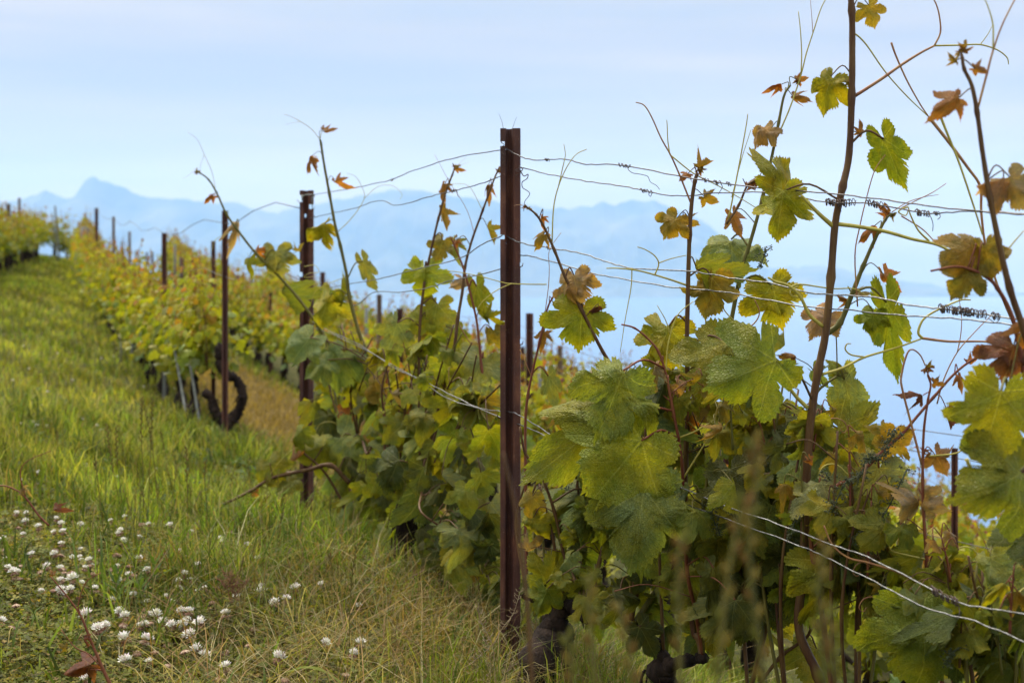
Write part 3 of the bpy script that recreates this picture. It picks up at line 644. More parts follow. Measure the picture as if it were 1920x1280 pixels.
    for t in [(662, 832, 118, 118, 'S', 0, 18), (692, 792, 58, 190, 'K', 10, 30), (683, 752, 70, 80, 'Y', 0, 40), (628, 672, 96, 200, 'S', 20, 20), (600, 680, 70, 240, 'S', 35, 15), (567, 648, 96, 215, 'S', 35, 10), (720, 705, 30, 180, 'R', 20, 30), (736, 680, 30, 120, 'O', 30, 30)]: hleaf(s, *t)
    # --- b
    s = b.shoot([(785, 900), (782, 820), (785, 740), (786, 660), (788, 600), (796, 530), (808, 470), (822, 410), (836, 360), (848, 328), (852, 316)], 8, 3, 'cane', Y=4.6)
    for t in [(796, 520, 92, 182, 'Y', 5, 0), (816, 590, 96, 190, 'E', 5, 10), (738, 622, 84, 200, 'S', 10, 10), (824, 462, 62, 200, 'B', 30, 10), (830, 405, 44, 165, 'B', 20, 10), (830, 352, 32, 200, 'O', 30, 20), (858, 318, 18, 120, 'O', 20, 10), (790, 605, 60, 210, 'Y', 20, 10), (850, 630, 60, 170, 'E', 30, 10)]: hleaf(s, *t)
    tipbuds(s, 854, 312, 4.6, .9); htend(s, [(850, 318), (862, 306), (874, 295)], .0007); htend(s, [(852, 316), (868, 308), (880, 304)], .0006)
    htend(s, [(890, 440), (878, 400), (862, 370), (845, 345), (815, 290)], .0010, 'tendril_red')
    s = b.shoot([(850, 660), (858, 600), (868, 540), (872, 500), (885, 450), (905, 395), (925, 340), (937, 312)], 8, 3, 'cane', Y=4.3)
    for t in [(917, 436, 40, 165, 'B', 45, 0), (915, 352, 32, 190, 'O', 10, 20), (938, 320, 14, 30, 'O', 20, 0), (874, 528, 40, 250, 'K', 0, 55), (850, 460, 44, 200, 'P', 40, 10)]: hleaf(s, *t)
    htend(s, [(862, 610), (880, 640), (905, 665), (920, 690)], .0018, 'tendril_red')
    htend(s, [(905, 395), (880, 350), (850, 345), (838, 350)], .0009)
    s = b.shoot([(912, 760), (903, 690), (895, 610), (882, 550), (868, 500), (852, 460), (845, 445)], 6, 3, 'cane_red', Y=4.2)
    hleaf(s, 900, 560, 112, 165, 'E', 20, 0, meshi=0, nx=.4); hleaf(s, 918, 600, 50, 150, 'E', 50, 0); hleaf(s, 928, 632, 64, 160, 'B', 25, 10); hleaf(s, 897, 690, 100, 200, 'P', 10, 25); hleaf(s, 855, 455, 18, 200, 'O', 20, 10)
    s = b.shoot([(722, 860), (722, 800), (716, 730), (730, 670), (728, 640)], 6, 3, 'cane', Y=4.75)
    for t in [(770, 760, 110, 230, 'G', 20, 10), (745, 640, 60, 170, 'S', 20, 10), (850, 670, 80, 190, 'G', 10, 20), (780, 735, 70, 220, 'G', 40, 20), (800, 800, 100, 190, 'S', 10, 30)]: hleaf(s, *t)
    hclus(s, [(800, 700), (792, 682), (790, 668)], 4.55, .6); hclus(s, [(786, 960), (782, 938), (786, 920)], 4.55, .8); hclus(s, [(868, 815), (866, 800)], 4.3, .6)
    s = b.shoot([(820, 1075), (870, 1010), (830, 1050), (760, 1090)], 10, 7, Y=4.35, root=False)
    s = b.shoot([(790, 960), (845, 1000), (880, 1040), (920, 1092)], 5, 3, Y=4.2)
    for t in [(866, 1037, 52, 195, 'R', 5, 10), (945, 1102, 72, 10, 'G', 0, 15), (913, 962, 100, 195, 'S', 0, 10), (905, 860, 100, 235, 'S', 5, 25), (800, 888, 64, 62, 'S', 0, 35), (872, 905, 76, 110, 'S', 10, 45), (795, 822, 90, 220, 'S', 10, 35), (740, 880, 90, 200, 'D', 10, 20), (890, 1010, 90, 150, 'D', 10, 20), (875, 1060, 60, 200, 'B', 20, 30)]: hleaf(s, *t)
    hclus(s, [(840, 985), (832, 1000), (822, 1012)], 4.2, .6)
    s = b.shoot([(800, 880), (812, 830), (825, 780), (832, 750)], 7, 4, Y=4.4)
    s = b.shoot([(850, 830), (868, 770), (878, 710), (890, 690)], 7, 4, Y=4.4)
    # --- c
    s = c.shoot([(1190, 800), (1160, 710), (1128, 655), (1090, 580), (1060, 520), (1040, 470), (1020, 425), (1005, 402), (990, 390), (984, 384)], 9, 3, 'cane', Y=3.42)
    for t in [(1080, 535, 92, 165, 'K', 15, 20), (1090, 603, 120, 185, 'Y', 0, 10), (1015, 412, 24, 200, 'O', 30, 10), (1014, 445, 36, 215, 'B', 20, 20), (1118, 575, 26, 240, 'R', 30, 30)]: hleaf(s, *t, root=None)
    htend(s, [(1035, 455), (1038, 390), (1047, 350), (1062, 315), (1080, 290), (1100, 280)], .0017, 'tendril'); htend(s, [(1047, 350), (1056, 310), (1060, 290), (1057, 270)], .0013)
    htend(s, [(984, 386), (972, 384), (963, 386)], .0009, 'tendril_red'); tipbuds(s, 988, 388, 3.42, .8)
    s = c.shoot([(985, 800), (990, 740), (1000, 690), (1012, 640), (1026, 580), (1035, 560), (1044, 547)], 6, 3, 'cane_red', Y=3.6)
    for t in [(1017, 630, 36, 200, 'O', 20, 20), (1042, 575, 22, 140, 'R', 30, 10)]: hleaf(s, *t)
    htend(s, [(1022, 585), (1028, 540), (1030, 505), (1030, 470), (1052, 436)], .0011, 'tendril_red'); htend(s, [(1025, 533), (1000, 533), (960, 532), (945, 530), (900, 518), (860, 510), (838, 508)], .0016); htend(s, [(958, 532), (930, 545), (905, 565), (893, 583)], .0013)
    htend(s, [(975, 655), (990, 690), (1000, 715)], .0014, 'tendril_red'); hleaf(s, 1032, 725, 90, 170, 'P', 15, 0, nx=.45)
    s = c.shoot([(1060, 1050), (1040, 960), (1010, 880), (985, 850), (975, 800)], 7, 4, Y=3.45)
    for t in [(1035, 1075, 100, 30, 'E', 0, 10), (1006, 985, 70, 150, 'E', 20, 10), (995, 942, 60, 190, 'B', 20, 20), (1078, 935, 130, 235, 'S', 10, 25), (1110, 960, 130, 225, 'S', 15, 40), (998, 1028, 46, 60, 'K', 40, 20), (1020, 1120, 80, 200, 'G', 10, 10)]: hleaf(s, *t)
    # --- d
    s = d.shoot([(1300, 1180), (1290, 1060), (1285, 960), (1285, 870), (1290, 760), (1288, 650), (1290, 540), (1293, 440), (1297, 380), (1303, 340), (1308, 325)], 13, 7, 'cane', Y=3.12, label='upright brown shoot crossing all the wires')
    for t in [(1261, 420, 62, 215, 'B', 15, 5), (1328, 374, 36, 125, 'B', 20, 5), (1245, 640, 130, 195, 'E', 20, 5), (1330, 545, 110, 195, 'B', 25, 10), (1345, 680, 190, 205, 'G', 5, 15), (1285, 328, 26, 230, 'O', 30, 20), (1320, 312, 34, 60, 'B', 40, 20), (1288, 418, 30, 120, 'B', 30, 20), (1310, 520, 90, 160, 'E', 45, 10)]: hleaf(s, *t)
    tipbuds(s, 1310, 318, 3.12, 1.3)
    htend(s, [(1288, 535), (1250, 522), (1200, 508), (1160, 503), (1137, 503)], .0022, 'tendril'); htend(s, [(1228, 515), (1235, 495), (1228, 480), (1210, 468), (1195, 463)], .0017); htend(s, [(1235, 493), (1262, 484), (1290, 478)], .0013)
    htend(s, [(1297, 385), (1275, 330), (1258, 292), (1240, 260), (1222, 220), (1208, 198), (1192, 192)], .0020, 'tendril_red'); htend(s, [(1256, 290), (1252, 262), (1251, 235), (1250, 225)], .0014); htend(s, [(1256, 290), (1300, 325), (1340, 345), (1380, 367), (1418, 390)], .0015)
    htend(s, [(1292, 648), (1340, 640), (1390, 622), (1415, 605), (1424, 585), (1415, 562)], .0020, 'tendril_red'); htend(s, [(1325, 640), (1335, 655), (1360, 660), (1395, 658), (1418, 648)], .0016); htend(s, [(1400, 620), (1365, 590), (1345, 560), (1330, 540)], .0015)
    htend(s, [(1185, 502), (1183, 540), (1172, 600), (1163, 660)], .0013); htend(s, [(1300, 760), (1330, 745), (1365, 720)], .0028, 'tendril')
    s = d.shoot([(1290, 1080), (1282, 960), (1278, 860), (1262, 770), (1248, 700), (1235, 660), (1215, 635), (1190, 615), (1165, 608)], 8, 3, 'cane_red', Y=3.0)
    for t in [(1215, 800, 86, 185, 'P', 40, 10), (1200, 960, 200, 190, 'S', 5, 12), (1155, 725, 185, 200, 'G', 12, 34), (1270, 760, 70, 175, 'E', 45, 15), (1120, 800, 180, 235, 'G', 10, 30), (1175, 860, 210, 220, 'E', 5, 10), (1240, 735, 90, 200, 'D', 10, 30), (1225, 695, 46, 215, 'K', 50, 10)]: hleaf(s, *t)
    htend(s, [(1248, 700), (1252, 650), (1262, 610), (1275, 585), (1300, 565)], .0016); htend(s, [(1256, 626), (1248, 600), (1232, 572)], .0013); htend(s, [(1206, 907), (1190, 905), (1178, 895), (1173, 872)], .0014, Y=2.95); htend(s, [(1206, 907), (1180, 925), (1155, 933), (1132, 931)], .0014, Y=2.95)
    htend(s, [(1275, 820), (1310, 805), (1350, 780)], .0022, 'tendril'); htend(s, [(1282, 895), (1310, 850), (1322, 830)], .0022, 'tendril')
    s = d.shoot([(1350, 960), (1345, 860), (1362, 740), (1366, 640), (1378, 565), (1390, 510), (1408, 450), (1430, 370), (1448, 290), (1460, 230), (1470, 180), (1482, 160)], 12, 4, 'cane_green', Y=3.3)
    for t in [(1372, 470, 130, 175, 'P', 10, 40), (1455, 562, 128, 165, 'Y', 5, 5), (1378, 412, 52, 160, 'O', 5, 10), (1435, 250, 60, 225, 'K', 45, 10), (1492, 183, 30, 110, 'O', 20, 35), (1460, 156, 26, 280, 'O', 30, 10), (1500, 150, 22, 90, 'O', 20, 20)]: hleaf(s, *t)
    tipbuds(s, 1497, 152, 3.3, 1.2)
    htend(s, [(1458, 256), (1482, 200), (1502, 140), (1512, 100), (1525, 60), (1538, 20), (1550, -5)], .0018, 'tendril'); htend(s, [(1502, 140), (1503, 100), (1501, 60), (1497, 22)], .0015); htend(s, [(1524, 62), (1522, 30), (1519, -5)], .0008, 'tendril_red')
    s = d.shoot([(1362, 420), (1385, 385), (1400, 350), (1412, 340), (1432, 332)], 5, 3, 'cane', Y=3.25, root=False)
    htend(s, [(1365, 415), (1380, 340), (1393, 270), (1400, 230), (1402, 214)], .0018, 'tendril'); htend(s, [(1372, 370), (1390, 300), (1402, 262), (1408, 243)], .0011); hleaf(s, 1415, 338, 22, 250, 'R', 30, 10); hleaf(s, 1404, 352, 22, 120, 'O', 30, 10)
    hclus(s, [(1425, 500), (1432, 482), (1436, 462)], 3.25, .7, 8)
    # --- e
    s = e.shoot([(1498, 1180), (1505, 1080), (1510, 960), (1514, 860), (1522, 770), (1535, 690), (1548, 625), (1558, 520), (1566, 420), (1580, 350), (1592, 290), (1597, 180), (1598, 90), (1597, 20), (1590, -60), (1588, -140)], 18, 11, 'cane', Y=2.82, label='thickest brown shoot crossing the whole picture height')
    for t in [(1550, 160, 84, 205, 'Y', 25, 0), (1632, 22, 62, 165, 'B', 10, 5), (1616, 243, 30, 20, 'O', 30, 10), (1592, 152, 18, 330, 'B', 20, 0), (1465, 385, 128, 188, 'Y', 15, 3)]: hleaf(s, *t, root=None)
    hleaf(s, 1670, 292, 158, 157, 'E', 25, 0, meshi=0, nx=.5); hleaf(s, 1418, 690, 190, 248, 'G', 5, 12, root=(1518, 755)); hleaf(s, 1478, 345, 90, 40, 'E', 30, 5, Y=2.83, pet=False)
    htend(s, [(1603, 180), (1650, 150), (1690, 122), (1725, 100), (1752, 86)], .0035, 'tendril_red'); htend(s, [(1752, 86), (1763, 62), (1762, 35), (1756, 10), (1745, -10)], .0018, 'tendril_red'); htend(s, [(1752, 86), (1800, 85), (1838, 84), (1870, 94), (1888, 108), (1891, 121)], .0017); htend(s, [(1838, 84), (1852, 65), (1861, 48)], .0009)
    htend(s, [(1594, 63), (1605, 65), (1625, 85), (1660, 135), (1700, 180), (1742, 220)], .0017); htend(s, [(1671, 80), (1680, 105), (1700, 150), (1725, 195), (1742, 220)], .0019, 'tendril_red'); htend(s, [(1742, 220), (1780, 268), (1815, 315), (1838, 350), (1840, 400), (1850, 470), (1880, 560), (1915, 640)], .0028, 'tendril_red', Y=2.6)
    htend(s, [(1760, 210), (1778, 255), (1800, 310), (1830, 400), (1842, 440)], .0022, Y=2.5)
    htend(s, [(1570, 420), (1610, 425), (1660, 434), (1710, 448), (1755, 458), (1790, 475)], .0042, 'tendril'); htend(s, [(1742, 452), (1722, 432), (1708, 405), (1703, 388)], .0020); htend(s, [(1703, 388), (1690, 392), (1685, 398), (1698, 404), (1704, 392)], .0018)
    htend(s, [(1562, 424), (1540, 405), (1520, 385), (1502, 366)], .0045, 'tendril'); htend(s, [(1608, 575), (1603, 480), (1612, 425), (1625, 370), (1640, 320), (1660, 290)], .0014, 'tendril_red')
    htend(s, [(1543, 612), (1518, 590), (1500, 555), (1478, 535), (1455, 528), (1440, 520)], .0035, 'tendril'); htend(s, [(1480, 540), (1500, 533), (1560, 541), (1600, 541), (1625, 555)], .0018); htend(s, [(1498, 536), (1482, 545), (1486, 555), (1505, 556), (1498, 545)], .0016)
    htend(s, [(1515, 765), (1490, 740), (1465, 705), (1442, 672)], .0040, 'tendril'); htend(s, [(1540, 702), (1580, 690), (1620, 670), (1680, 652), (1730, 634)], .0028); htend(s, [(1620, 669), (1596, 665), (1585, 655), (1588, 645), (1596, 644)], .0018); htend(s, [(1730, 634), (1722, 625), (1725, 610), (1735, 595), (1760, 580), (1800, 563), (1820, 562)], .0026); htend(s, [(1730, 634), (1780, 640), (1840, 640), (1890, 645)], .0028, 'tendril_red')
    s = e.shoot([(1550, 625), (1575, 605), (1598, 550), (1618, 500), (1640, 450), (1660, 412), (1672, 400)], 12, 4, 'cane_green', Y=2.84, root=False)
    hleaf(s, 1663, 525, 52, 150, 'O', 25, 5); hleaf(s, 1668, 615, 225, 173, 'E', 20, 0, meshi=7, nx=.36); hleaf(s, 1637, 600, 60, 190, 'E', 25, 5); hleaf(s, 1585, 560, 30, 280, 'O', 20, 30); hleaf(s, 1605, 556, 30, 100, 'K', 30, 30); hleaf(s, 1632, 425, 34, 250, 'O', 50, 10); hleaf(s, 1668, 398, 26, 340, 'O', 40, 20); tipbuds(s, 1672, 400, 2.84, 1.2)
    htend(s, [(1672, 398), (1700, 380), (1730, 370), (1760, 365)], .0010, 'tendril_red'); htend(s, [(1690, 390), (1720, 375), (1750, 360), (1774, 344)], .0012, 'tendril_red'); htend(s, [(1690, 405), (1730, 430), (1760, 460), (1778, 463)], .0014, 'tendril_red')
    s = e.shoot([(1500, 900), (1512, 800), (1530, 740), (1548, 720), (1570, 705)], 8, 4, 'cane_green', Y=2.95)
    hleaf(s, 1592, 745, 160, 165, 'P', 20, 0, meshi=0, nx=.42); hleaf(s, 1585, 690, 44, 330, 'Y', 40, 5); hleaf(s, 1530, 705, 50, 140, 'P', 40, 20); hleaf(s, 1487, 668, 30, 290, 'O', 20, 20); hleaf(s, 1455, 655, 60, 40, 'S', 60, 10)
    for t in [(1545, 600, 80, 215, 'K', 25, 20), (1540, 845, 180, 215, 'D', 5, 15), (1600, 820, 150, 120, 'G', 5, 10), (1440, 790, 120, 190, 'P', 10, 25), (1385, 780, 130, 185, 'E', 20, 10), (1450, 870, 110, 200, 'D', 10, 20), (1440, 975, 150, 200, 'S', 5, 20), (1530, 920, 100, 200, 'Y', 10, 20)]: hleaf(s, *t)
    s = e.shoot([(1520, 1000), (1550, 925), (1590, 900), (1630, 870), (1660, 840), (1690, 815), (1720, 780), (1750, 745), (1790, 700), (1828, 672), (1850, 672)], 9, 4, 'cane_red', Y=2.75)
    for t in [(1640, 905, 140, 200, 'P', 5, 20), (1680, 830, 90, 60, 'B', 15, 10), (1655, 810, 40, 300, 'B', 10, 10), (1776, 778, 42, 175, 'R', 40, 5), (1800, 712, 36, 170, 'O', 10, 30), (1826, 680, 26, 60, 'O', 40, 20)]: hleaf(s, *t)
    hclus(s, [(1560, 960), (1585, 905), (1615, 890), (1625, 860), (1650, 860), (1665, 830), (1680, 808)], 2.7, 1.6, 10); hclus(s, [(1548, 885), (1556, 900)], 2.72, 1., 9); hclus(s, [(1700, 880), (1660, 960), (1630, 985), (1600, 1010)], 2.68, 1.2, 12)
    htend(s, [(1757, 757), (1770, 710), (1795, 660), (1830, 620), (1860, 590)], .0013, 'tendril_red'); htend(s, [(1795, 660), (1801, 630), (1803, 600), (1798, 555)], .0010, 'tendril_red')
    s = e.shoot([(1520, 1180), (1480, 1100), (1440, 1020), (1410, 960)], 7, 4, 'cane', Y=2.95)
    for t in [(1462, 1110, 146, 185, 'D', 5, 15), (1345, 1020, 110, 190, 'G', 20, 20), (1340, 900, 120, 200, 'G', 30, 15), (1530, 1240, 115, 190, 'E', 0, 30), (1580, 1080, 120, 200, 'D', 10, 20), (1410, 1130, 120, 200, 'D', 20, 25)]: hleaf(s, *t)
    hclus(s, [(1350, 1000), (1335, 960), (1360, 930), (1385, 895)], 2.9, 1.6, 12)
    htend(s, [(1640, 1005), (1600, 980), (1560, 960), (1530, 935)], .0022); htend(s, [(1500, 940), (1502, 950), (1515, 948), (1520, 935)], .0018); htend(s, [(1545, 960), (1550, 1000), (1565, 1035), (1590, 1060)], .002)
    # --- f
    s = f.shoot([(1740, 1130), (1738, 1060), (1733, 980), (1730, 900), (1732, 810), (1740, 750), (1745, 720), (1738, 695)], 9, 3, 'cane_red', Y=2.62)
    for t in [(1763, 868, 66, 150, 'O', 10, 5), (1742, 845, 24, 320, 'O', 50, 5), (1722, 735, 44, 295, 'R', 40, 10), (1757, 720, 26, 110, 'O', 30, 10), (1715, 942, 100, 255, 'K', 10, 60), (1740, 940, 70, 100, 'K', 30, 50)]: hleaf(s, *t)
    tipbuds(s, 1738, 690, 2.62, 1.3); htend(s, [(1728, 870), (1710, 800), (1692, 730), (1690, 705), (1700, 665), (1710, 655), (1725, 665), (1735, 685)], .0021, 'tendril_red')
    htend(s, [(1733, 1105), (1690, 1075), (1630, 1055), (1590, 1045), (1560, 1020), (1545, 985)], .0024, 'tendril_red'); htend(s, [(1738, 855), (1790, 850), (1810, 838)], .0018); htend(s, [(1736, 1048), (1700, 1040), (1670, 1030), (1668, 1005)], .0018)
    for t in [(1725, 1195, 205, 182, 'G', 0, 8), (1820, 1090, 130, 170, 'E', 15, 20), (1790, 1120, 110, 220, 'E', 30, 20), (1860, 1240, 100, 190, 'D', 10, 20), (1880, 1180, 130, 90, 'P', 10, 60)]: hleaf(s, *t)
    # --- g
    s = g.shoot([(1985, 850), (1950, 720), (1920, 620), (1893, 540), (1872, 450), (1856, 370), (1843, 290), (1832, 210), (1822, 160), (1808, 130), (1803, 102)], 17, 6, 'cane', Y=2.12)
    for t in [(1783, 192, 66, 240, 'O', 15, 10), (1836, 132, 34, 110, 'O', 20, 10), (1790, 108, 26, 310, 'B', 50, 10), (1812, 90, 24, 30, 'B', 40, 10), (1905, 350, 100, 150, 'K', 10, 20), (1868, 335, 70, 250, 'K', 50, 20)]: hleaf(s, *t)
    tipbuds(s, 1803, 95, 2.12, .9); htend(s, [(1833, 205), (1850, 140), (1862, 95), (1880, 45), (1905, -5)], .0017, 'tendril_red'); htend(s, [(1862, 95), (1862, 50), (1855, 20), (1845, -5)], .0012)
    s = g.shoot([(1960, 800), (1925, 720), (1900, 600), (1870, 540), (1850, 520), (1820, 505), (1790, 500), (1745, 508)], 12, 4, 'cane_red', Y=2.2)
    for t in [(1812, 470, 110, 235, 'B', 15, 25), (1810, 520, 90, 215, 'B', 25, 10), (1850, 480, 90, 170, 'B', 30, 20), (1896, 668, 100, 195, 'R', 10, 10)]: hleaf(s, *t)
    htend(s, [(1880, 480), (1900, 455), (1920, 432)], .0014)
    s = g.shoot([(1990, 1000), (1965, 880), (1940, 800), (1915, 760), (1890, 735)], 10, 5, 'cane_green', Y=2.15)
    for t in [(1868, 775, 190, 193, 'E', 10, 8), (1880, 900, 190, 250, 'G', 5, 25), (1930, 620, 60, 180, 'O', 10, 10), (1935, 1000, 120, 190, 'D', 10, 20)]: hleaf(s, *t)
    htend(s, [(1880, 790), (1890, 840), (1920, 930), (1940, 980)], .0034); htend(s, [(1812, 860), (1830, 900), (1850, 940)], .0026)
    return V
V = vinesetup()
# fill of ordinary leaves
TOPE = ([560, 600, 700, 860, 940, 985, 1040, 1080, 1200, 1400, 1560, 1640, 1700, 1800, 1940], [585, 600, 650, 620, 720, 900, 860, 760, 690, 680, 800, 880, 1010, 1040, 960])
BOTE = ([560, 640, 720, 800, 940, 1100, 1300, 1560, 1700, 1940], [900, 1000, 1080, 1080, 1120, 1150, 1240, 1100, 1180, 1290])
def fill(v, px0, px1, n, w=(.075, .13), bias=1.):
    for s_ in range(9 if px1 < 950 else 6):
        px = R.uniform(px0+15, px1-15); Y = yrow(px)+R.uniform(-.12, .16); g0 = min([v.head]+v.arms, key=lambda q: abs(q.x/q.y*F+CX-px)); t = np.interp(px, *TOPE)
        top = W(px+R.uniform(-25, 25), t+R.uniform(-20, 50), Y); mid = g0.lerp(top, .5)+Vector((R.uniform(-1, 1)*.05, R.uniform(-1, 1)*.05, .02))
        if top.z > g0.z+.1: v.sh.append(Shoot([g0, mid, top], .0042, .0022, R.choice(['cane', 'cane', 'cane_green'])))
    k = 0; tries = 0
    while k < n and tries < n*30:
        tries += 1
        px = R.uniform(px0, px1); a, b = np.interp(px, *TOPE), np.interp(px, *BOTE); u = R.random()**bias; py = a+(b-a)*u; dy = R.gauss(.05, .12); Y = yrow(px)+dy; c = W(px, py, Y)
        best = None
        for s_ in v.sh:
            q = s_.nearest(c); d_ = (q-c).length
            if best is None or d_ < best[0]: best = (d_, s_, q)
        if best[0] > .26 or (abs(px-957) < 62 and dy < .08): continue
        front = -1 if dy < R.uniform(-.05, .10) else 1
        N_ = Vector((R.gauss(0, .55), front*R.uniform(.45, 1), R.uniform(.05, .95))); T_ = Vector((R.gauss(0, .6), -.25*front*-1+R.gauss(0, .3), -1))
        wd = R.uniform(*w)*R.choice([.55, .7, .85, 1, 1, 1.1])*(1 if u > .12 else .8)
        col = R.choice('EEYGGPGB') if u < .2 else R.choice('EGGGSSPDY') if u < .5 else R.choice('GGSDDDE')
        lib = LF if R.random() < .12 else LM; X_, T2, N2 = basis(N_, T_)
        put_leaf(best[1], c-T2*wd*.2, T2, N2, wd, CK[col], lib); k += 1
fill(V['a'], 570, 735, 95, (.085, .14), .85); fill(V['b'], 690, 945, 128, (.085, .14), .85); fill(V['c'], 950, 1140, 46, (.07, .12), .8); fill(V['d'], 1085, 1400, 128, (.08, .145)); fill(V['e'], 1380, 1650, 74, (.08, .14)); fill(V['f'], 1600, 1850, 36, (.07, .12), .8); fill(V['g'], 1800, 1945, 30, (.08, .12), .8)
def sideshoots(v, px0, px1, n):
    for i in range(n):   # young side shoots with small leaves, a tendril and sometimes a flower cluster
        px = R.uniform(px0, px1); Y = yrow(px)+R.uniform(-.2, .05); t = np.interp(px, *TOPE)+R.uniform(-30, 130); h = R.uniform(70, 150); dx = R.uniform(-30, 30)
        s = Shoot([W(px, t+h, Y), W(px+dx*.4, t+h*.5, Y), W(px+dx, t, Y)], .0026, .0012, R.choice(['cane', 'cane_red', 'cane_green'])); v.sh.append(s)
        for k in range(4):
            f = .25+.22*k; p = s.pts[min(int(f*len(s.pts)), len(s.pts)-1)]; sd = 1 if k % 2 else -1
            hleaf(s, p.x/p.y*F+CX+sd*R.uniform(14, 26), YH-p.z/p.y*F-R.uniform(-5, 14), R.uniform(24, 50), R.uniform(120, 240), R.choice('OBYKBE' if k > 1 else 'EYGB'), R.uniform(-50, 50), R.uniform(-10, 40), Y=Y+R.uniform(-.02, .02))
        if R.random() < .7: q = (px+dx*.4, t+h*.5); sd = R.choice([-1, 1]); htend(s, [q, (q[0]+sd*25, q[1]-22), (q[0]+sd*48, q[1]-20), (q[0]+sd*58, q[1]-4), (q[0]+sd*50, q[1]+4), (q[0]+sd*44, q[1]-4)], .0012, R.choice(['tendril', 'tendril', 'tendril_red']), Y=Y)
        if R.random() < .35: hclus(s, [(px, t+h*.6), (px-18, t+h*.75), (px-24, t+h*.95)], Y, .8, 8)
for k_, a_, b_, n_ in (('a', 580, 735, 2), ('b', 700, 930, 3), ('c', 985, 1120, 3), ('d', 1110, 1380, 8), ('e', 1400, 1640, 7), ('f', 1640, 1830, 4), ('g', 1840, 1930, 2)): sideshoots(V[k_], a_, b_, n_)
def build_vine(v):
    root = empty('grape_vine', v.base); tag(root, v.label, 'vine')
    trunk_mesh(v.base, v.head, v.arms, v.r, v.seed).build('trunk', M['bark'], root)
    for s_ in v.sh:
        mb = MB(); n = len(s_.pts)
        tube(mb, s_.pts, s_.r0, s_.r1, 8, lambda t, i: 1+.30*(1 if i % 10 == 5 and 0 < i < n-1 else 0)+.03*math.sin(i*1.7))
        for pp, r in s_.pet: tube(mb, pp, r*1.25, r, 5)
        so = mb.build('shoot', M[s_.mat], root)
        if s_.label: so['label'] = s_.label
        inv = MP(so)
        for me_, mat, col, nm in s_.leaves:
            o = bpy.data.objects.new(nm, me_); COL.objects.link(o); o.parent = so; o.matrix_parent_inverse = inv; o.matrix_basis = mat; o.color = col
        for pts, r, mt in s_.tend:
            mb = MB(); tube(mb, pts, r, r*.55, 6); mb.build('tendril', M[mt], so)
        for pts, dens, rad in s_.clus:
            mb = MB(); tube(mb, pts, .0016, .001, 5)
            for i, p in enumerate(pts):
                for c_ in range(int(2*dens)+1):
                    o_ = Vector((R.gauss(0, 1), R.gauss(0, 1), R.gauss(0, .7)))*rad*.7; cc = p+o_; tube(mb, [p, cc], .0006, .0005, 4)
                    for j in range(7): ico(mb, cc+Vector((R.gauss(0, 1), R.gauss(0, 1), R.gauss(0, 1)))*.0028, R.uniform(.0011, .0018))
            mb.build('flower_cluster', M['bud'], so)
    return root
for v in V.values(): build_vine(v)
# bare curved trunk by the third post
def solid(pix, Y, r0, r1, mb, seed, dy=0):
    pts = smooth_path([W(a, b, Y) for a, b in pix], 6); pts = [p+Vector((noise.noise(Vector((i*.8, seed, 3))), 0, noise.noise(Vector((i*.8, seed, 9)))))*.016 for i, p in enumerate(pts)]
    tube(mb, pts, r0, r1, 12, lambda t, i: 1+.45*noise.noise(Vector((i*.7, seed, 0)))+.22*R.uniform(-1, 1))
    for k in range(30):
        p = R.choice(pts); a = R.uniform(0, 6.28); d = Vector((math.cos(a), R.uniform(-1, 0), math.sin(a))).normalized(); tube(mb, [p+d*r0*.6, p+d*r0*1.05, p+d*r0*1.2+Vector((R.uniform(-.02, .02), 0, -.035))], .005, .002, 4)
Yt = 8.7
root = empty('grape_vine', (W(425, 800, Yt).x, Yt, gz(W(425, 800, Yt).x, Yt))); tag(root, 'old vine with a bare black trunk curved like a horseshoe behind the narrow rusty post', 'vine')
mb = MB(); solid([(428, 850), (424, 820), (418, 795), (408, 778), (400, 764), (398, 752), (392, 743), (388, 738)], Yt, .036, .024, mb, 1); solid([(424, 800), (436, 785), (448, 768), (455, 745), (450, 722), (438, 708), (424, 700), (414, 688), (410, 668), (412, 645)], Yt, .034, .024, mb, 2); ico(mb, W(387, 738, Yt), .034); ico(mb, W(424, 793, Yt), .055)
mb.build('trunk', M['bark'], root); ctrunk_root = root
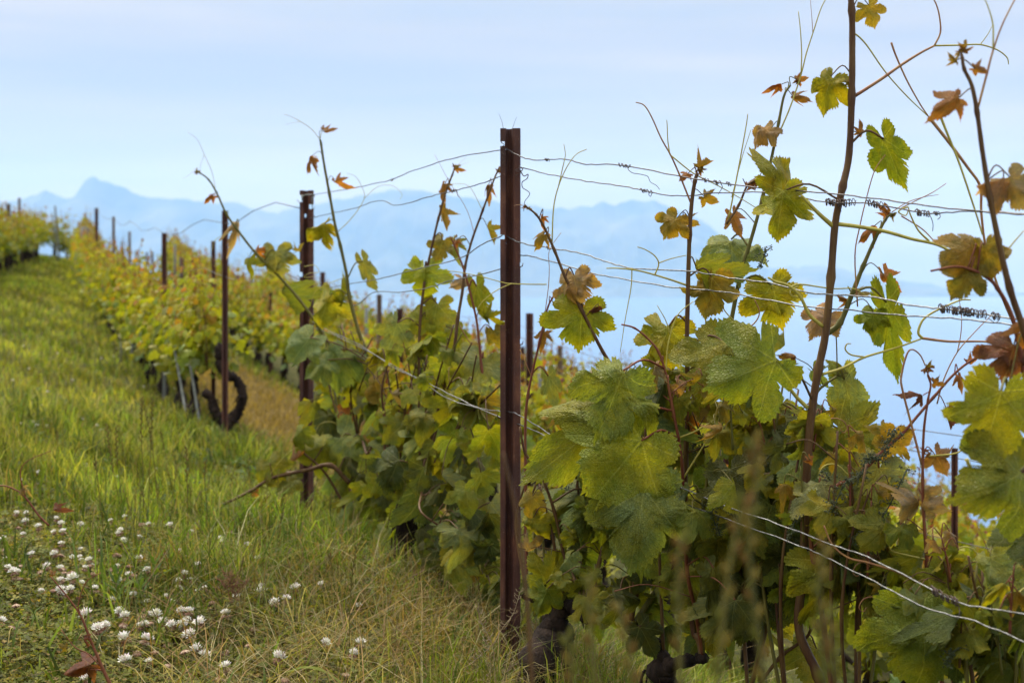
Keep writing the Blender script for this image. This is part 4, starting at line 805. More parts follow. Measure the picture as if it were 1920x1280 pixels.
# ---------------------------------------------------------------- vines of the further rows (six plants, copied)
def lowleaf(mb, base, X_, T_, N_, s, col):
    pts = [(.06, -.2), (.45, -.3), (.52, .05), (.82, .3), (.45, .52), (.36, .85), (0, 1.1), (-.36, .85), (-.45, .52), (-.82, .3), (-.52, .05), (-.45, -.3), (-.06, -.2)]
    k1, k2 = R.uniform(.1, .5), R.uniform(.1, .6)
    vs = [base+T_*.2*s]+[base+(X_*x+T_*y-N_*(k1*x*x+k2*y*y*.5+.1*math.sin(5*x)))*s for x, y in pts]
    fs = [(0, i, i+1) for i in range(1, len(pts))]+[(0, len(pts), 1)]
    mb.add(vs, fs, col)
def bgvine(seed, H=1.2, n=430, wide=.52):
    R.seed(seed); root = empty('grape_vine')
    g = Vector((0, 0, -.06)); head = Vector((R.uniform(-.06, .06), R.uniform(-.05, .05), .36)); arms = [head+Vector((.25, R.uniform(-.05, .05), .08)), head+Vector((-.25, R.uniform(-.05, .05), .06))]
    trunk_mesh(g, head, arms, .042, seed, .5).build('trunk', M['bark'], root)
    mb = MB(); lf = MB(); canes = []
    for i in range(9):
        a = R.choice(arms+[head]); top = Vector((R.uniform(-wide, wide), R.uniform(-.16, .16), H*R.uniform(.72, 1.12))); pts = smooth_path([a, a.lerp(top, .5)+Vector((R.uniform(-.08, .08), R.uniform(-.06, .06), 0)), top], 6)
        tube(mb, pts, .0055, .0025, 4); canes.append(pts)
    for k in range(n):
        c = R.choice(canes); t = R.random()**.8; p = c[min(int((.12+.88*t)*(len(c)-1)), len(c)-1)]
        h = p.z/H; spread = .17*(1.1-.7*max(0, h-.5)*2)
        p = p+Vector((R.gauss(0, .13), R.gauss(0, spread*.8), R.gauss(0, .05)))
        if p.z < .33: p.z = .33+R.random()*.25
        side = 1 if p.y > 0 else -1
        N_ = Vector((R.gauss(0, .7), side*R.uniform(.2, 1)+R.gauss(0, .3), R.uniform(0, 1))); T_ = Vector((R.gauss(0, .6), side*.3, -1)); X_, T2, N2 = basis(N_, T_)
        h = p.z/H+R.gauss(0, .1)
        if h > .92: c_ = R.choice([CK['O'], CK['B'], CK['Y'], CK['Y'], (.24, .17, .03)]); s = R.uniform(.022, .045)
        elif h > .68: c_ = R.choice([CK['Y'], (.30, .29, .02), CK['Y'], CK['Y'], CK['B'], (.26, .27, .022), CK['E'], (.30, .19, .03)]); s = R.uniform(.04, .062)
        elif h > .5: c_ = R.choice([CK['E'], CK['G'], CK['Y'], CK['Y'], (.16, .20, .03)]); s = R.uniform(.045, .075)
        else: c_ = R.choice([CK['G'], CK['E'], (.13, .17, .04), CK['G'], CK['E'], (.15, .19, .07)]); s = R.uniform(.045, .08)
        lowleaf(lf, p, X_, T2, N2, s, jit(c_, .18)[:3])
        # a few bare shoot tips with tiny bronze leaves
    for pts in canes:
        d = (pts[-1]-pts[-2]).normalized(); 
        for j in range(5):
            p = pts[-1]+d*(.02+.03*j)+Vector((R.gauss(0, .012), R.gauss(0, .012), 0)); X_, T2, N2 = basis(Vector((R.gauss(0, 1), R.gauss(0, 1), .6)), Vector((R.gauss(0, 1), R.gauss(0, 1), .3))); lowleaf(lf, p, X_, T2, N2, R.uniform(.012, .026), jit(R.choice([CK['O'], CK['B'], CK['R']]))[:3])
        tube(mb, [pts[-1], pts[-1]+d*.17], .002, .001, 4)
    mb.build('canes', M['cane'], root); lf.build('foliage', M['leaf_far'], root, smooth=False)
    # the plant's own stake
    return root
protos = [bgvine(100+i, 1.13+.05*(i % 3), 520 if i < 3 else 430) for i in range(6)]
used = [False]*6
def place_vine(i, X, Y, rz, s, label, group):
    src = protos[i]
    if not used[i]: o = src; used[i] = True; kids = None
    else:
        o = src.copy(); COL.objects.link(o)
        for ch in list(src.children):
            c_ = ch.copy(); COL.objects.link(c_); c_.parent = o
    o.location = (X, Y, gz(X, Y)); o.rotation_euler = (0, 0, rz); o.scale = (s*1.06, s, s)
    tag(o, label, 'vine', group); return o
R.seed(77)
def row(off, ya, yb, step, name, xf=None, sc_=1., cond=None):
    Y = ya; n = 0
    while Y < yb:
        X = xf(Y) if xf else float(rowX(Y))+off
        X2 = xf(Y+.5) if xf else float(rowX(Y+.5))+off
        ang = math.atan2(.5, X2-X)
        part = 'near end' if Y < 9 else 'middle stretch' if Y < 16 else 'far stretch'
        if cond is None or cond(X, Y):
            place_vine(R.randrange(6), X, Y, ang+R.choice([0, math.pi])+R.uniform(-.1, .1), sc_*R.uniform(.93, 1.08), f'leafy vine in the {part} of {name}', f'vines in the {part} of {name}')
        Y += step*R.uniform(.92, 1.08); n += 1
row(0, 9.75, 31, .66, 'the nearest row running uphill', sc_=.76)
row(1.9, 2.6, 31, .85, 'the first row behind', sc_=.86)
row(3.8, 3.4, 30, .95, 'the second row behind', sc_=.88)
row(5.7, 5, 26, 1.1, 'the third row behind', sc_=.9)
row(7.6, 7, 22, 1.3, 'the fourth row behind', sc_=.9)
row(0, 20.5, 30, .75, 'the uphill row beside the grass path', xf=lambda Y: float(np.interp(Y, [18, 22, 25, 28, 31], [-7.0, -8.3, -8.9, -9.5, -10.2])), sc_=.85)
place_vine(4, W(100, 470, 31).x, 31, 1.0, .80, 'bushy vine on the hill crest where the grass path ends', None); place_vine(1, W(135, 470, 32).x, 31.6, .2, .55, 'low dark shrubby vine right of the bush at the crest', None); place_vine(2, W(85, 470, 33).x-.3, 32.4, .9, .5, 'small vine left of the bush at the crest', None)
for nm, i in (('canes', 0), ('foliage', 0)):
    src = [c for c in protos[i].children if c.name.startswith(nm)][0]
    o = link(nm, src.data, ctrunk_root); o.matrix_basis = Matrix.Translation(W(385, 770, 9.1)) @ Matrix.Rotation(1.9, 4, 'Z') @ Matrix.Scale(.72, 4)
# ---------------------------------------------------------------- grass
def inview(X, Y, m=.06): 
    t = X/np.maximum(Y, .1); return (Y > .3) & (t > -.36-m-.25/np.maximum(Y, .3)) & (t < .36+m+.25/np.maximum(Y, .3))
def blades(n, ya, yb, ua, ub, hmin, hmax, wmin, wmax, palette, name_seed, hfun=None, lean=.5, dens=None, pow_=1., curl=.5):
    rng = np.random.default_rng(name_seed)
    Y = ya+(yb-ya)*rng.random(n*3)**pow_; u = ua+(ub-ua)*rng.random(n*3); X = rowX(Y)+u
    k = inview(X, Y)
    if dens is not None: k &= rng.random(n*3) < dens(X, Y)
    X, Y, u = X[k][:n], Y[k][:n], u[k][:n]; n = len(X)
    Z = ground(X, Y)-.005
    h = hmin+(hmax-hmin)*rng.random(n)**1.6
    if hfun is not None: h = h*hfun(X, Y)
    w = wmin+(wmax-wmin)*rng.random(n); w = w*np.clip(Y/5, .8, 4)
    a = rng.random(n)*2*np.pi; la = rng.random(n)*2*np.pi; ln = h*lean*rng.random(n)
    cx, cy = np.cos(a)*w/2, np.sin(a)*w/2; lx, ly = np.cos(la)*ln, np.sin(la)*ln
    V = np.zeros((n, 7, 3)); V[:, :, 0] = X[:, None]; V[:, :, 1] = Y[:, None]; V[:, :, 2] = Z[:, None]
    for i, (t, ww) in enumerate([(0, .7), (.38, 1.), (.75, .7)]):
        b = t*t if curl else t
        for j, sg in enumerate((-1, 1)):
            V[:, i*2+j, 0] += sg*cx*ww+lx*b; V[:, i*2+j, 1] += sg*cy*ww+ly*b; V[:, i*2+j, 2] += h*(t-curl*.25*t*t)
    V[:, 6, 0] += lx*1.25; V[:, 6, 1] += ly*1.25; V[:, 6, 2] += h*(1-curl*(.25+.35*rng.random(n)))
    b = (np.arange(n)*7)[:, None]
    T = np.concatenate([b+np.array([[0, 1, 3]]), b+np.array([[0, 3, 2]]), b+np.array([[2, 3, 5]]), b+np.array([[2, 5, 4]]), b+np.array([[4, 5, 6]])], 0)
    pal = np.array(palette); ci = rng.integers(0, len(pal), n)
    # patches: neighbouring blades share a tone
    pt = .5+.5*np.sin(X*2.1+np.sin(Y*1.3)*2)*np.cos(Y*1.7-X*.6); p2 = clump(X*.7, Y*.55); p3 = .5+.5*np.sin(X*.9+2.2*np.sin(Y*.45))*np.sin(Y*.8+X*.5+1); c = pal[ci]*np.stack([.74+.42*p3, .86+.22*p3, .8+.3*p3], -1)*(0.80+.40*pt[:, None])*(.62+.60*p2[:, None])*(.45+.95*rng.random((n, 1))); h_ = 0
    d = dryness(X, Y)[:, None]; m = rng.random((n, 1)) < d; dry = np.array([.22, .16, .065])*(.6+.8*rng.random((n, 1))); c = np.where(m, dry, c)
    return V.reshape(-1, 3), T, np.repeat(c, 7, axis=0)
GP = [(.18, .21, .026), (.23, .25, .032), (.27, .27, .045), (.13, .17, .026), (.27, .25, .07), (.18, .235, .03), (.12, .18, .03)]
GD = [(c_[0]*.8, c_[1]*.85, c_[2]*.8) for c_ in GP]+[(.26, .18, .075), (.28, .22, .09)]
def join(parts, name, label, mat):
    Vs, Ts, Cs = [], [], []; o = 0
    for v_, t_, c_ in parts: Vs.append(v_); Ts.append(t_+o); Cs.append(c_); o += len(v_)
    me = np_mesh(name, np.concatenate(Vs), np.concatenate(Ts), np.concatenate(Cs), mat, smooth=False)
    return tag(link(name, me), label, kind='stuff')
def nearrow(X, Y): u = X-rowX(Y); return 1-.36*np.clip((u+1.0)/.45, 0, 1)*(Y < 7.5)
def clump(X, Y): return np.clip(.5+.9*np.sin(X*6.1+2*np.sin(Y*3.7))*np.sin(Y*7.3+1.5*np.sin(X*4.3))+.4*np.sin(X*17+Y*13), 0, 1)
def clz(X, Y): return np.clip(np.exp(-(((X+.85)/.80)**2+((Y-3.3)/.55)**2)**2)+.9*np.exp(-(((X+1.55)/.55)**2+((Y-4.45)/.7)**2)**2), 0, 1)
def tall(X, Y):
    t = np.ones_like(X)
    for (px, y0, s, a) in [(320, 3.75, .13, .9), (20, 3.2, .12, 1.0), (830, 3.2, .16, .7), (1180, 3.2, .25, .7), (880, 3.25, .12, 1.0), (500, 4.5, .3, .5)]:
        x0 = (px-CX)/F*y0; t = t+a*np.exp(-(((X-x0)/s)**2+((Y-y0)/(s*2))**2))
    return t*(1-.55*clz(X, Y))
parts = [blades(38000, 2.2, 5.2, -2.6, .6, .03, .15, .0026, .0062, GD, 1, lambda X, Y: tall(X, Y)*(1+.6*np.clip((Y-3.75)/.5, 0, 1))*nearrow(X, Y)*(.6+.8*clump(X*1.1, Y*1.3)), .75, dens=lambda X, Y: (1-.86*clz(X, Y))*(.45+.55*clump(X, Y))),
         blades(34000, 5.2, 9, -3.4, .8, .06, .22, .003, .0045, GP+[(.26, .22, .08)], 2, lambda X, Y: (.5+.9*clump(X*.8, Y*.6))*nearrow(X, Y), .7),
         blades(2600, 2.35, 3.5, -.45, .35, .10, .26, .0025, .005, GP, 14, None, .4, dens=lambda X, Y: (np.abs(X/Y*F+CX-955) > 75)*1.), blades(5000, 3.9, 6.5, -1.9, .1, .12, .26, .0022, .0036, GP, 15, nearrow, .45, dens=lambda X, Y: (.1+.9*clump(X*.9+3, Y*.7))*(1-clz(X, Y))),
         blades(16000, 6.5, 15, .2, 1.7, .06, .16, .003, .005, [(.20, .155, .06), (.25, .19, .08), (.15, .125, .04), (.14, .16, .03)], 12, None, .8),
         blades(52000, 9, 32, -4.6, 1.9, .06, .15, .003, .005, GP+[(.19, .17, .055)], 3, None, .7, pow_=1.1),
         blades(26000, 2.0, 6.5, .25, 2.4, .06, .22, .003, .0055, GP+[(.14, .17, .025), (.17, .19, .03), (.22, .17, .06)], 4, None, .7),
         blades(2400, 3.0, 8.5, -2.6, .3, .10, .24, .006, .011, [(.12, .17, .03), (.16, .20, .04), (.09, .13, .03)], 21, nearrow, .5, dens=lambda X, Y: clump(X*1.3+1, Y*.9)**2),
         blades(5200, 2.9, 4.6, -1.2, .5, .10, .24, .0022, .0040, [(.30, .22, .11), (.24, .14, .06), (.34, .28, .16), (.16, .17, .03)], 5, None, 1.9, dens=lambda X, Y: np.clip((X+1.1)/.5, 0, 1)),
         blades(2200, 2.8, 5.0, -2.0, .4, .16, .30, .0022, .0038, GP, 6, None, .5, dens=lambda X, Y: np.clip(tall(X, Y)-1.25, 0, 1))]
join(parts, 'grass', 'uneven green and straw coloured meadow grass', M['blade'])
# clover leaves and other low ground cover
rng = np.random.default_rng(5)
def cover(n, ya, yb, pxa, pxb, smin, smax, pal, seed, nl=3):
    rng = np.random.default_rng(seed); Y = ya+(yb-ya)*rng.random(n); X = (pxa+(pxb-pxa)*rng.random(n)-CX)/F*Y; Z = ground(X, Y)+.012+.045*rng.random(n)
    V, T, C = [], [], []; pal = np.array(pal); s = smin+(smax-smin)*rng.random(n); a0 = rng.random(n)*6.28; c = pal[rng.integers(0, len(pal), n)]*(.7+.6*rng.random((n, 1)))
    tx, ty = rng.normal(0, .35, n), rng.normal(0, .35, n); o = 0
    for k in range(nl):
        a = a0+k*2*np.pi/nl; P = np.zeros((n, 5, 3))
        for i, (r_, w_) in enumerate([(0, 0), (.6, .42), (1.05, .25), (1.05, -.25), (.6, -.42)]):
            dx = (np.cos(a)*r_-np.sin(a)*w_)*s; dy = (np.sin(a)*r_+np.cos(a)*w_)*s; P[:, i, 0] = X+dx; P[:, i, 1] = Y+dy; P[:, i, 2] = Z+dx*tx+dy*ty+.15*s*r_
        b = (np.arange(n)*5)[:, None]+o; V.append(P.reshape(-1, 3)); T.append(np.concatenate([b+np.array([[0, 1, 2]]), b+np.array([[0, 2, 3]]), b+np.array([[0, 3, 4]])], 0)); C.append(np.repeat(c, 5, axis=0)); o += n*5
    return np.concatenate(V), np.concatenate(T), np.concatenate(C)
join([cover(26000, 2.8, 5.6, -60, 720, .006, .012, [(.10, .12, .02), (.14, .15, .025), (.065, .07, .018), (.19, .17, .035)], 8), cover(16000, 2.8, 5.5, -60, 900, .003, .006, [(.17, .16, .03), (.19, .12, .04), (.10, .11, .025), (.26, .19, .06)], 9, 4), cover(5000, 5, 10, -100, 500, .010, .02, [(.05, .085, .02), (.09, .12, .025)], 10)], 'ground_cover', 'low clover leaves and fine creeping herbs among the grass', M['blade'])
# ---------------------------------------------------------------- clover flowers
R.seed(5)
def clover_mesh(seed, brown=.4, size=1.):
    rr = random.Random(seed); mb = MB()
    for k in range(64):
        z = 1-2*(k+.5)/64; a = k*2.4; r = math.sqrt(max(0, 1-z*z)); d = Vector((r*math.cos(a), r*math.sin(a), z))
        old = z < -.1+brown*.9-.4
        if old: d2 = Vector((d.x*.9, d.y*.9, -abs(d.z)*.6-.5)).normalized(); base = d*.002-Vector((0, 0, .001)); ln = rr.uniform(.009, .013); col = rr.choice([(.32, .19, .12), (.45, .33, .22), (.24, .11, .07)])
        else: d2 = (d+Vector((0, 0, .5))).normalized(); base = d*.003; ln = rr.uniform(.008, .012); col = rr.choice([(.86, .86, .78), (.90, .90, .86), (.78, .78, .60), (.84, .75, .74)])
        s_ = d2.orthogonal().normalized()*.0013; t_ = d2.cross(s_); tip = base+d2*ln+Vector((rr.gauss(0, .0006), rr.gauss(0, .0006), 0))
        mid = base+d2*ln*.6
        mb.add([base, mid+s_*1.2, mid-s_*.6+t_*1.1, mid-s_*.6-t_*1.1, tip], [(0, 1, 2), (0, 2, 3), (0, 3, 1), (4, 2, 1), (4, 3, 2), (4, 1, 3)], col)
    return mb.mesh('flower_head', M['clover'], smooth=False)
CM = [clover_mesh(i, b) for i, b in enumerate([.2, .35, .5, .55])]+[clover_mesh(9, 2.0)]
stem_mb = MB(); tube(stem_mb, smooth_path([Vector((0, 0, 0)), Vector((.004, .002, -.03)), Vector((0, 0, -.075))]), .0009, .001, 5); STEM = stem_mb.mesh('stem', M['cane_green'])
def clover(px, py, s, mi, label, group=None):
    g = at_ground(px, py+16); Y = g.y; h = .055+.03*R.random(); g = at_ground(px, min(py+h/Y*F, 1330)); p = W(px, py, g.y)
    if p.z < g.z+.012: p.z = g.z+.02
    o = link('clover_flower', CM[mi]); o.location = p; o.rotation_euler = (R.uniform(-.35, .35), R.uniform(-.35, .35), R.uniform(0, 6.28)); o.scale = (s, s, s*R.uniform(.85, 1)); tag(o, label, 'flower', group)
    st = bpy.data.objects.new('stem', STEM); COL.objects.link(st); st.parent = o; return o
big = [(183, 1178, 'white clover head above a pinkish spent one, right of the red cane'), (275, 1197, 'large white clover head with a drooping lower skirt, below the lance leaved weed'), (305, 1168, 'white clover head just right of the lance leaved weed'), (343, 1172, 'left one of two round white clover heads side by side'), (373, 1167, 'right one of two round white clover heads side by side'), (355, 1190, 'white clover head below the side by side pair'), (368, 1217, 'left one of the touching clover pair nearest the bottom'), (384, 1228, 'right one of the touching clover pair, with yellowish lower florets'), (236, 1238, 'white clover head on a pale stalk near the bottom'), (162, 1272, 'white clover head at the bottom beside the dark red leaf'), (160, 1152, 'clover head just right of the red cane fork'), (522, 1232, 'solitary white clover head in the low herbs'), (292, 1152, 'small clover head left of the lance leaf tips'), (136, 1084, 'white clover head above the red cane'), (233, 1196, 'small white clover beside the yellow leaf'), (553, 1103, 'white clover head in the straw, right one of a pair'), (515, 1130, 'ragged white clover head in the straw'), (490, 1110, 'pale clover head left in the straw')]
for px, py, lb in big: clover(px, py, R.uniform(1.4, 1.65), R.choice([0, 1, 2, 3]), lb)
for px, py in [(257, 1221), (318, 1243), (180, 1250), (412, 1268), (535, 1270), (290, 1218), (650, 1260)]: clover(px, py, 1.05, 4, 'brown withered clover head drooping among the white ones', 'withered clover heads near the bottom')
for i in range(150):
    r = R.random()
    if r < .58: px = R.gauss(130, 140); py = R.gauss(1050, 56)
    elif r < .82: px = R.uniform(0, 480); py = R.uniform(980, 1180)
    else: px = R.uniform(260, 700); py = R.uniform(1020, 1265)
    if px < -60: px = -px
    py = min(max(py, 962), 1250); brown = R.random() < .33
    clover(px, py, R.uniform(.7, 1.15)*(1+.35*max(0, (py-1060)/200)), 4 if brown else R.choice([0, 1, 2, 3]), 'brown faded clover head in the dense clover patch' if brown else 'white clover head in the dense clover patch', 'faded clover heads in the patch' if brown else 'white clover heads in the patch')
for i in range(34):
    px = R.uniform(0, 330); py = R.uniform(640, 900)
    clover(px, py, R.uniform(.7, 1.), R.choice([0, 1, 2]), 'tiny white flower far up the grass path', 'small white flowers on the grass path')
# ---------------------------------------------------------------- tall stalks, weeds, the red cane in the clover
R.seed(21)
def stalk(pix, Y, label, r=.0013, head=None, col='cane_green', hr=.004, group=None, dry=False):
    """one grass stalk: stem from the ground to the tip, spikelets along its upper part"""
    pts = smooth_path([W(a, b, Y) for a, b in pix], 6); root = empty('grass_stalk', pts[0]); tag(root, label, 'grass stalk', group)
    mb = MB(); tube(mb, pts, r, r*.6, 5); mb.build('stem', M[col], root)
    if head:
        mb = MB(); n = len(pts); i0 = int(n*(1-head)); L_ = sum((pts[i+1]-pts[i]).length for i in range(i0, n-1)); k = max(6, int(L_/(.010 if hr < .006 else .009)))
        for j in range(k):
            f = i0+(n-1-i0)*j/k; i = min(int(f), n-2); p = pts[i].lerp(pts[i+1], f-i); d = (pts[i+1]-pts[i]).normalized(); sd = Vector((1 if j % 2 else -1, R.uniform(-.4, .4), 0)).normalized()
            t_ = (d+sd*.42).normalized(); q = p+t_*.016; w_ = t_.cross(Vector((0, 1, 0))).normalized()*hr*.55; y_ = Vector((0, hr*.45, 0))
            mid = p.lerp(q, .5); mb.add([p, mid+w_, mid+y_, mid-w_, mid-y_, q], [(0, 1, 2), (0, 2, 3), (0, 3, 4), (0, 4, 1), (5, 2, 1), (5, 3, 2), (5, 4, 3), (5, 1, 4)], R.choice([(.16, .13, .035), (.22, .15, .05), (.13, .10, .03)]) if not dry else R.choice([(.20, .12, .035), (.26, .20, .05), (.17, .17, .035)]))
        mb.build('seed_head', M['blade'], root, smooth=False)
    return root
def gy(px, py): return at_ground(px, py).y
B_ = [([(300, 1010), (292, 900), (283, 820), (268, 750)], 'pale ryegrass stalk bending left, tallest of the group on the path'), ([(270, 1010), (268, 900), (265, 800), (266, 745)], 'dark seeded stalk, left one of the upright pair on the path'), ([(276, 1010), (280, 900), (284, 800), (286, 748)], 'dark seeded stalk, right one of the upright pair on the path'),
      ([(235, 1000), (222, 930), (208, 860), (200, 795)], 'thin dark stalk left of the seeded pair'), ([(232, 1000), (226, 920), (219, 850), (218, 798)], 'second thin dark stalk left of the seeded pair'), ([(118, 930), (113, 880), (108, 830), (106, 806)], 'single dark stalk standing alone at the left of the path'), ([(352, 1040), (352, 960), (350, 880), (349, 838)], 'slender green stalk right of the seeded pair'), ([(330, 930), (318, 880), (305, 830), (301, 808)], 'leaning thin stalk just right of the seeded pair'),
      ([(200, 1050), (192, 980), (182, 890), (178, 868)], 'thin bending stalk above the clover patch'), ([(658, 1275), (655, 1180), (660, 1080), (670, 1018)], 'thin upright stalk with a pale narrow head in front of the vine foot'), ([(628, 1190), (628, 1120), (622, 1060), (618, 1040)], 'brownish stalk in the straw by the vine foot'), ([(385, 1050), (388, 960), (384, 900), (386, 862)], 'fine stalk left of the drooping leafy cane')]
for i, (pix, lb) in enumerate(B_):
    stalk(pix, gy(pix[0][0], pix[0][1]-20), lb, .0019, .45 if 'seeded' in lb or 'ryegrass' in lb or 'head' in lb else .28, 'cane_green', (.0056 if 'seeded' in lb else .0034))
for i in range(26):
    px = R.choice([R.uniform(220, 420), R.uniform(420, 640), R.uniform(240, 360)]); py = R.uniform(940, 1040); h = R.uniform(80, 150); dx = R.uniform(-25, 25)
    stalk([(px, py), (px+dx*.3, py-h*.5), (px+dx, py-h)], gy(px, py), 'thin flowering grass stalk standing above the meadow', .0015, .3, 'cane_green', .0026, 'thin grass stalks above the meadow')
# blurred stalks close to the camera
FG = [([(1452, 1500), (1430, 1250), (1405, 1050), (1418, 900), (1412, 830)], .98, 'blurred brown seeded stalk close to the lens, tallest in front of the dark vine', .85), ([(1330, 1500), (1345, 1300), (1360, 1120), (1385, 980), (1392, 950)], .95, 'blurred olive stalk left of the tallest blurred one', .7), ([(1290, 1500), (1275, 1260), (1272, 1080), (1276, 1010)], 1.0, 'blurred reddish stalk in front of the stems of the middle vine', .6),
      ([(1570, 1500), (1545, 1250), (1536, 1100), (1548, 1020)], .98, 'blurred stalk at the right of the close group', .7), ([(1130, 1500), (1118, 1300), (1104, 1150), (1106, 1080)], 1.05, 'blurred yellowish stalk over the shaggy trunk head', .5), ([(1200, 1500), (1190, 1340), (1180, 1230), (1160, 1130)], 1.02, 'blurred green stalk in front of the bright grass gap', .6),
      ([(1612, 1500), (1580, 1330), (1560, 1220), (1552, 1150)], 1.0, 'low blurred stalk, rightmost of the close group', .5), ([(1075, 1500), (1068, 1360), (1072, 1260), (1062, 1190)], 1.05, 'low blurred stalk just right of the shaggy trunk', .45),
      ([(1010, 1500), (998, 1280), (985, 1090), (968, 960), (950, 880), (944, 850)], 1.35, 'blurred bare stalk crossing the central post', .0)]
for pix, Y, lb, hd in FG: stalk(pix, Y, lb, .0022 if hd else .0026, hd or None, 'cane' if not hd else 'cane_green', .0046, dry=True)
# dead wiry weed by the central post, spiky dried stems
def weed(pix_list, Y, label, mat, twig=.012, n=26):
    root = empty('dry_weed', W(pix_list[0][0][0], pix_list[0][0][1], Y)); tag(root, label, 'weed'); mb = MB()
    for pix in pix_list:
        pts = smooth_path([W(a, b, Y) for a, b in pix], 6); tube(mb, pts, .0011, .0006, 5)
        for j in range(n):
            i = R.randrange(len(pts)//3, len(pts)); p = pts[i]; d = Vector((R.choice([-1, 1])*R.uniform(.5, 1), R.uniform(-.7, .7), R.uniform(.1, .8))).normalized(); tube(mb, [p, p+d*twig*.7, p+d*twig+Vector((0, 0, twig*.3))], .0006, .0004, 4)
    mb.build('dry_stems', M[mat], root); return root
M['straw'] = simple('dry_straw', (.22, .16, .09), (.38, .30, .19), 50, .8, .2, .1, .001)
M['redweed'] = simple('reddish_dry_weed', (.12, .055, .03), (.22, .11, .06), 50, .8, .2, .1, .001)
weed([[(930, 1310), (925, 1220), (915, 1190), (900, 1160), (897, 1130)], [(925, 1210), (940, 1180), (962, 1150), (975, 1110)], [(918, 1300), (920, 1240), (912, 1200)], [(840, 1290), (870, 1255), (905, 1225), (925, 1205)]], 3.35, 'pale dead wiry weed with tiny pods at the foot of the central post', 'straw')
weed([[(945, 1300), (950, 1260), (965, 1245)], [(930, 1310), (945, 1270), (958, 1240)]], 3.33, 'small pale dead weed low against the central post', 'straw', .01, 16)
weed([[(432, 1130), (425, 1100), (410, 1085)], [(434, 1130), (436, 1098), (440, 1078)], [(435, 1130), (448, 1105), (458, 1092)], [(430, 1130), (440, 1110), (425, 1075)]], 3.7, 'fluffy reddish brown dried weed tuft in the clover', 'redweed', .016, 40)
# lance leaved green weed
def lance(px, py, Y, label, n=26, H=.14):
    g = at_ground(px, py); Y = g.y; root = empty('leafy_weed', g); tag(root, label, 'weed'); st = MB(); tube(st, [g, g+Vector((0, 0, H))], .0025, .0015, 6); st.build('stem', M['cane_green'], root); mb = MB()
    for k in range(n):
        t = k/n; z = .01+H*t; a = k*2.4; d = Vector((math.cos(a), math.sin(a), 0)); L_ = .085*(1-.35*t)*R.uniform(.8, 1.1); up = .25+1.0*t; w_ = Vector((-d.y, d.x, 0))*.0065
        p0 = g+Vector((0, 0, z)); pts = [p0+(d*math.cos(up)+Vector((0, 0, math.sin(up))))*L_*s-Vector((0, 0, .25*L_*s*s)) for s in (0, .3, .65, 1)]
        c_ = R.choice([(.075, .12, .025), (.10, .15, .03), (.06, .10, .022)])
        mb.add([pts[0], pts[1]+w_*.8, pts[1]-w_*.8, pts[2]+w_*.8, pts[2]-w_*.8, pts[3]], [(0, 2, 1), (1, 2, 4, 3), (3, 4, 5)], c_)
    mb.build('leaves', M['blade'], root); return root
lance(218, 1165, 3.4, 'green weed with whorled lance shaped leaves, left and taller one', 30, .115); lance(262, 1160, 3.45, 'smaller lance leaved weed right of the taller one', 20, .07); lance(290, 1125, 3.6, 'lance leaved weed tips behind the pair, in the tall grass', 18, .09)
for px_, py_, lb_ in ((58, 835, 'dark green leafy weed low at the left edge of the path'), (205, 905, 'leafy weed tuft above the clover, left of the thin dark stalks'), (70, 700, 'faint leafy weed among tiny white flowers up the path'), (455, 1010, 'leafy weed tuft below the drooping brown cane')): lance(px_, py_, 0, lb_, 24, .09)
# fallen vine cane with red leaves lying in the clover
Yc = 3.05
def redcane(pix, Y, r0, r1, label, leaves, extra=()):
    pts = smooth_path([W(a, b, Y) for a, b in pix], 6); root = empty('vine_runner', pts[0]); tag(root, label, 'vine runner'); mb = MB(); tube(mb, pts, r0, r1, 7)
    for e in extra: tube(mb, smooth_path([W(a, b, Y) for a, b in e], 5), r1*1.3, r1*.7, 6)
    mb.build('cane', M['cane_red'], root)
    for (px, py, w, tip, col, roll, pitch) in leaves:
        sh = Shoot([W(px, py+4, Y), W(px, py, Y)], .001, .001); hleaf(sh, px, py, w, tip, col, roll, pitch, None, 0, None, None, Y-.005, False)
        for me_, mat, c_, nm in sh.leaves: o = link('leaf', me_, root); o.matrix_basis = mat; o.color = c_
redcane([(215, 1300), (196, 1260), (185, 1235), (168, 1195), (152, 1155), (128, 1120), (95, 1080)], Yc, .0042, .0012, 'reddish young vine shoot rising from the bottom edge among the clover', [(155, 1250, 62, 250, 'R', 10, 15), (155, 1195, 26, 200, 'R', 60, 10), (120, 1213, 18, 300, 'B', 20, 20), (98, 1075, 12, 330, 'O', 20, 10)], [[(188, 1248), (165, 1225), (140, 1212), (115, 1180)], [(150, 1150), (147, 1130), (162, 1090), (190, 1073)], [(192, 1256), (180, 1254), (168, 1254)]])
redcane([(92, 985), (72, 965), (50, 935), (30, 918), (0, 910), (-30, 925)], 3.9, .003, .0015, 'arched reddish vine runner at the left edge above the clover', [(40, 915, 22, 200, 'K', 30, 30), (103, 958, 26, 120, 'R', 30, 20)], [[(48, 930), (38, 890), (50, 865), (95, 845)]])
# long grass blade arching at the bottom
mb = MB(); pts = smooth_path([W(530, 1262, 3.2), W(570, 1250, 3.2), (W(610, 1258, 3.2)), W(650, 1290, 3.2), W(680, 1330, 3.2)], 8)
vs = []; 
for i, p in enumerate(pts):
    w_ = .004*math.sin(math.pi*min(1, (i+.6)/len(pts)*.9+.05)); vs += [p+Vector((0, -.003, w_)), p+Vector((0, .003, -w_))]
mb.add(vs, [(2*i, 2*i+1, 2*i+3, 2*i+2) for i in range(len(pts)-1)], (.16, .20, .11)); tag(mb.build('arching_grass', M['blade']), 'broad pale grass blade arching at the bottom below the clover', 'grass blade')
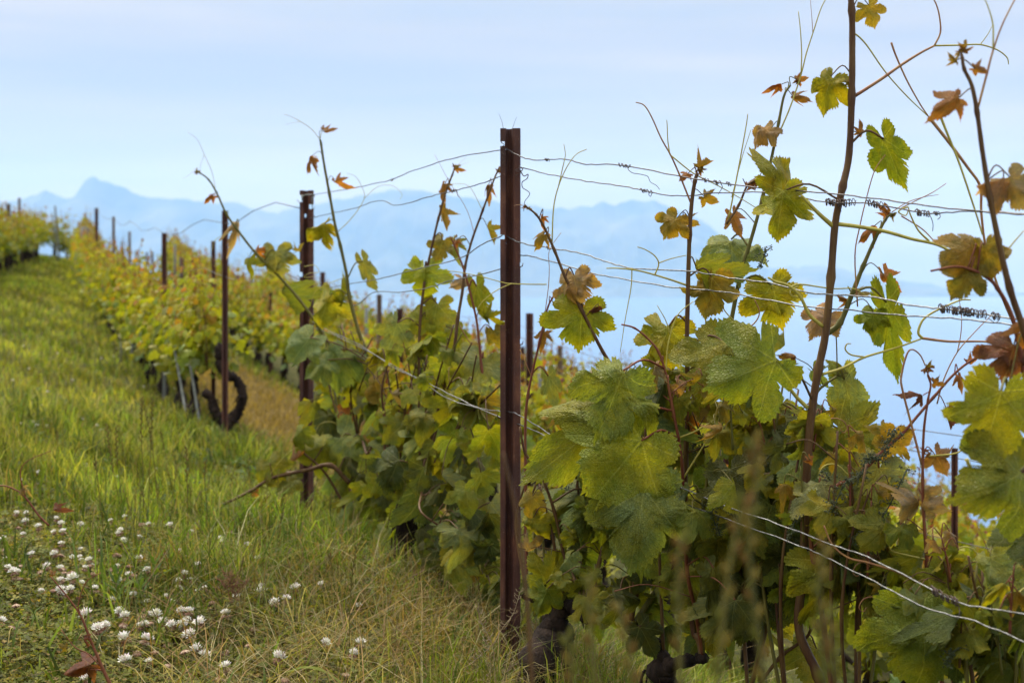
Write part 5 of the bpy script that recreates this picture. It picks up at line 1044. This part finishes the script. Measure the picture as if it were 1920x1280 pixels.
# broken old stump beside curved trunk
mb = MB(); g = at_ground(443, 815); tube(mb, [g-Vector((0, 0, .03)), g+Vector((.005, 0, .05)), g+Vector((0, 0, .10))], .03, .022, 9, lambda t, i: 1+.2*math.sin(i*2)); tag(mb.build('tree_stump', M['bark']), 'small dark stump in the grass right of the curved trunk', 'stump')
mb = MB(); g = at_ground(362, 800); tube(mb, [g-Vector((0, 0, .03)), g+Vector((-.02, 0, .07)), g+Vector((-.03, 0, .14))], .02, .024, 9, lambda t, i: 1+.2*math.sin(i*2)); tag(mb.build('tree_stump', M['bark']), 'thin black stump between the leaning grey stakes and the curved trunk', 'stump')
# ---------------------------------------------------------------- sky, light, camera
wd = bpy.data.worlds.new('World'); sc.world = wd; wd.use_nodes = True; nt = wd.node_tree; nt.nodes.clear(); N, L = nt.nodes, nt.links
SUN_EL, SUN_AZ = math.radians(58), math.radians(-35)      # azimuth from +Y towards +X
sk = N.new('ShaderNodeTexSky'); sk.sky_type = 'NISHITA'; sk.sun_disc = False; sk.sun_elevation = SUN_EL; sk.sun_rotation = SUN_AZ; sk.altitude = 500; sk.air_density = 1.2; sk.dust_density = 2
sv = N.new('ShaderNodeVectorMath'); sv.operation = 'SCALE'; sv.inputs[3].default_value = .10; L.new(sk.outputs[0], sv.inputs[0])
tc = N.new('ShaderNodeTexCoord'); mp = N.new('ShaderNodeMapping'); mp.inputs['Scale'].default_value = (1.3, 1.3, 15); mp.inputs['Rotation'].default_value = (0, .06, 0); L.new(tc.outputs['Generated'], mp.inputs[0])
n1 = noise_n(N, L, mp.outputs[0], 1.7, 5, .5)
cl = ramp(N, L, n1, [(.34, SKY_A), (.50, SKY_B), (.66, SKY_C)])
c = mixc(N, L, .86, sv.outputs[0], cl)
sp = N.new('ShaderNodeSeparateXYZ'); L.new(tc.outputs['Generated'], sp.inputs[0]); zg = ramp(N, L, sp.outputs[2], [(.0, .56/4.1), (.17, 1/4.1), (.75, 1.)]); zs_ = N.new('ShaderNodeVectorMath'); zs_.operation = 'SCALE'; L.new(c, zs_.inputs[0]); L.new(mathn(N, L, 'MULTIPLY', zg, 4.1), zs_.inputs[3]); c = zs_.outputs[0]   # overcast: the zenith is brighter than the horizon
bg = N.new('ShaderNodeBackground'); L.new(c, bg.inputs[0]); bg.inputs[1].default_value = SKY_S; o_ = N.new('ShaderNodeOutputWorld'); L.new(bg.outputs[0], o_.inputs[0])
sun = bpy.data.lights.new('sun', 'SUN'); sun.energy = SUN_E; sun.angle = math.radians(SUN_ANG); sun.color = (1, .93, .80); so = bpy.data.objects.new('sun', sun); COL.objects.link(so)
d = Vector((math.sin(SUN_AZ)*math.cos(SUN_EL), math.cos(SUN_AZ)*math.cos(SUN_EL), math.sin(SUN_EL))); so.rotation_euler = d.to_track_quat('Z', 'Y').to_euler(); so.location = (0, 0, 20)
cam = bpy.data.cameras.new('camera'); co = bpy.data.objects.new('camera', cam); COL.objects.link(co); co.rotation_euler = (math.radians(90), 0, 0)
cam.sensor_width = 36; cam.lens = 50; cam.shift_y = -(640-YH)/1920; cam.clip_start = .05; cam.clip_end = 60000
cam.dof.use_dof = True; cam.dof.focus_distance = 3.1; cam.dof.aperture_fstop = 5.0; sc.camera = co
sc.view_settings.view_transform = 'Standard'; sc.view_settings.look = 'None'; sc.view_settings.exposure = EXPO; sc.view_settings.gamma = 1; sc.view_settings.use_curve_mapping = False
sc.render.engine = 'CYCLES'; cy = sc.cycles; cy.max_bounces = 7; cy.diffuse_bounces = 3; cy.glossy_bounces = 2; cy.transmission_bounces = 4; cy.volume_bounces = VB; cy.use_denoising = True; cy.use_fast_gi = False
cy.caustics_reflective = False; cy.caustics_refractive = False; cy.sample_clamp_indirect = 6; cy.transparent_max_bounces = 6
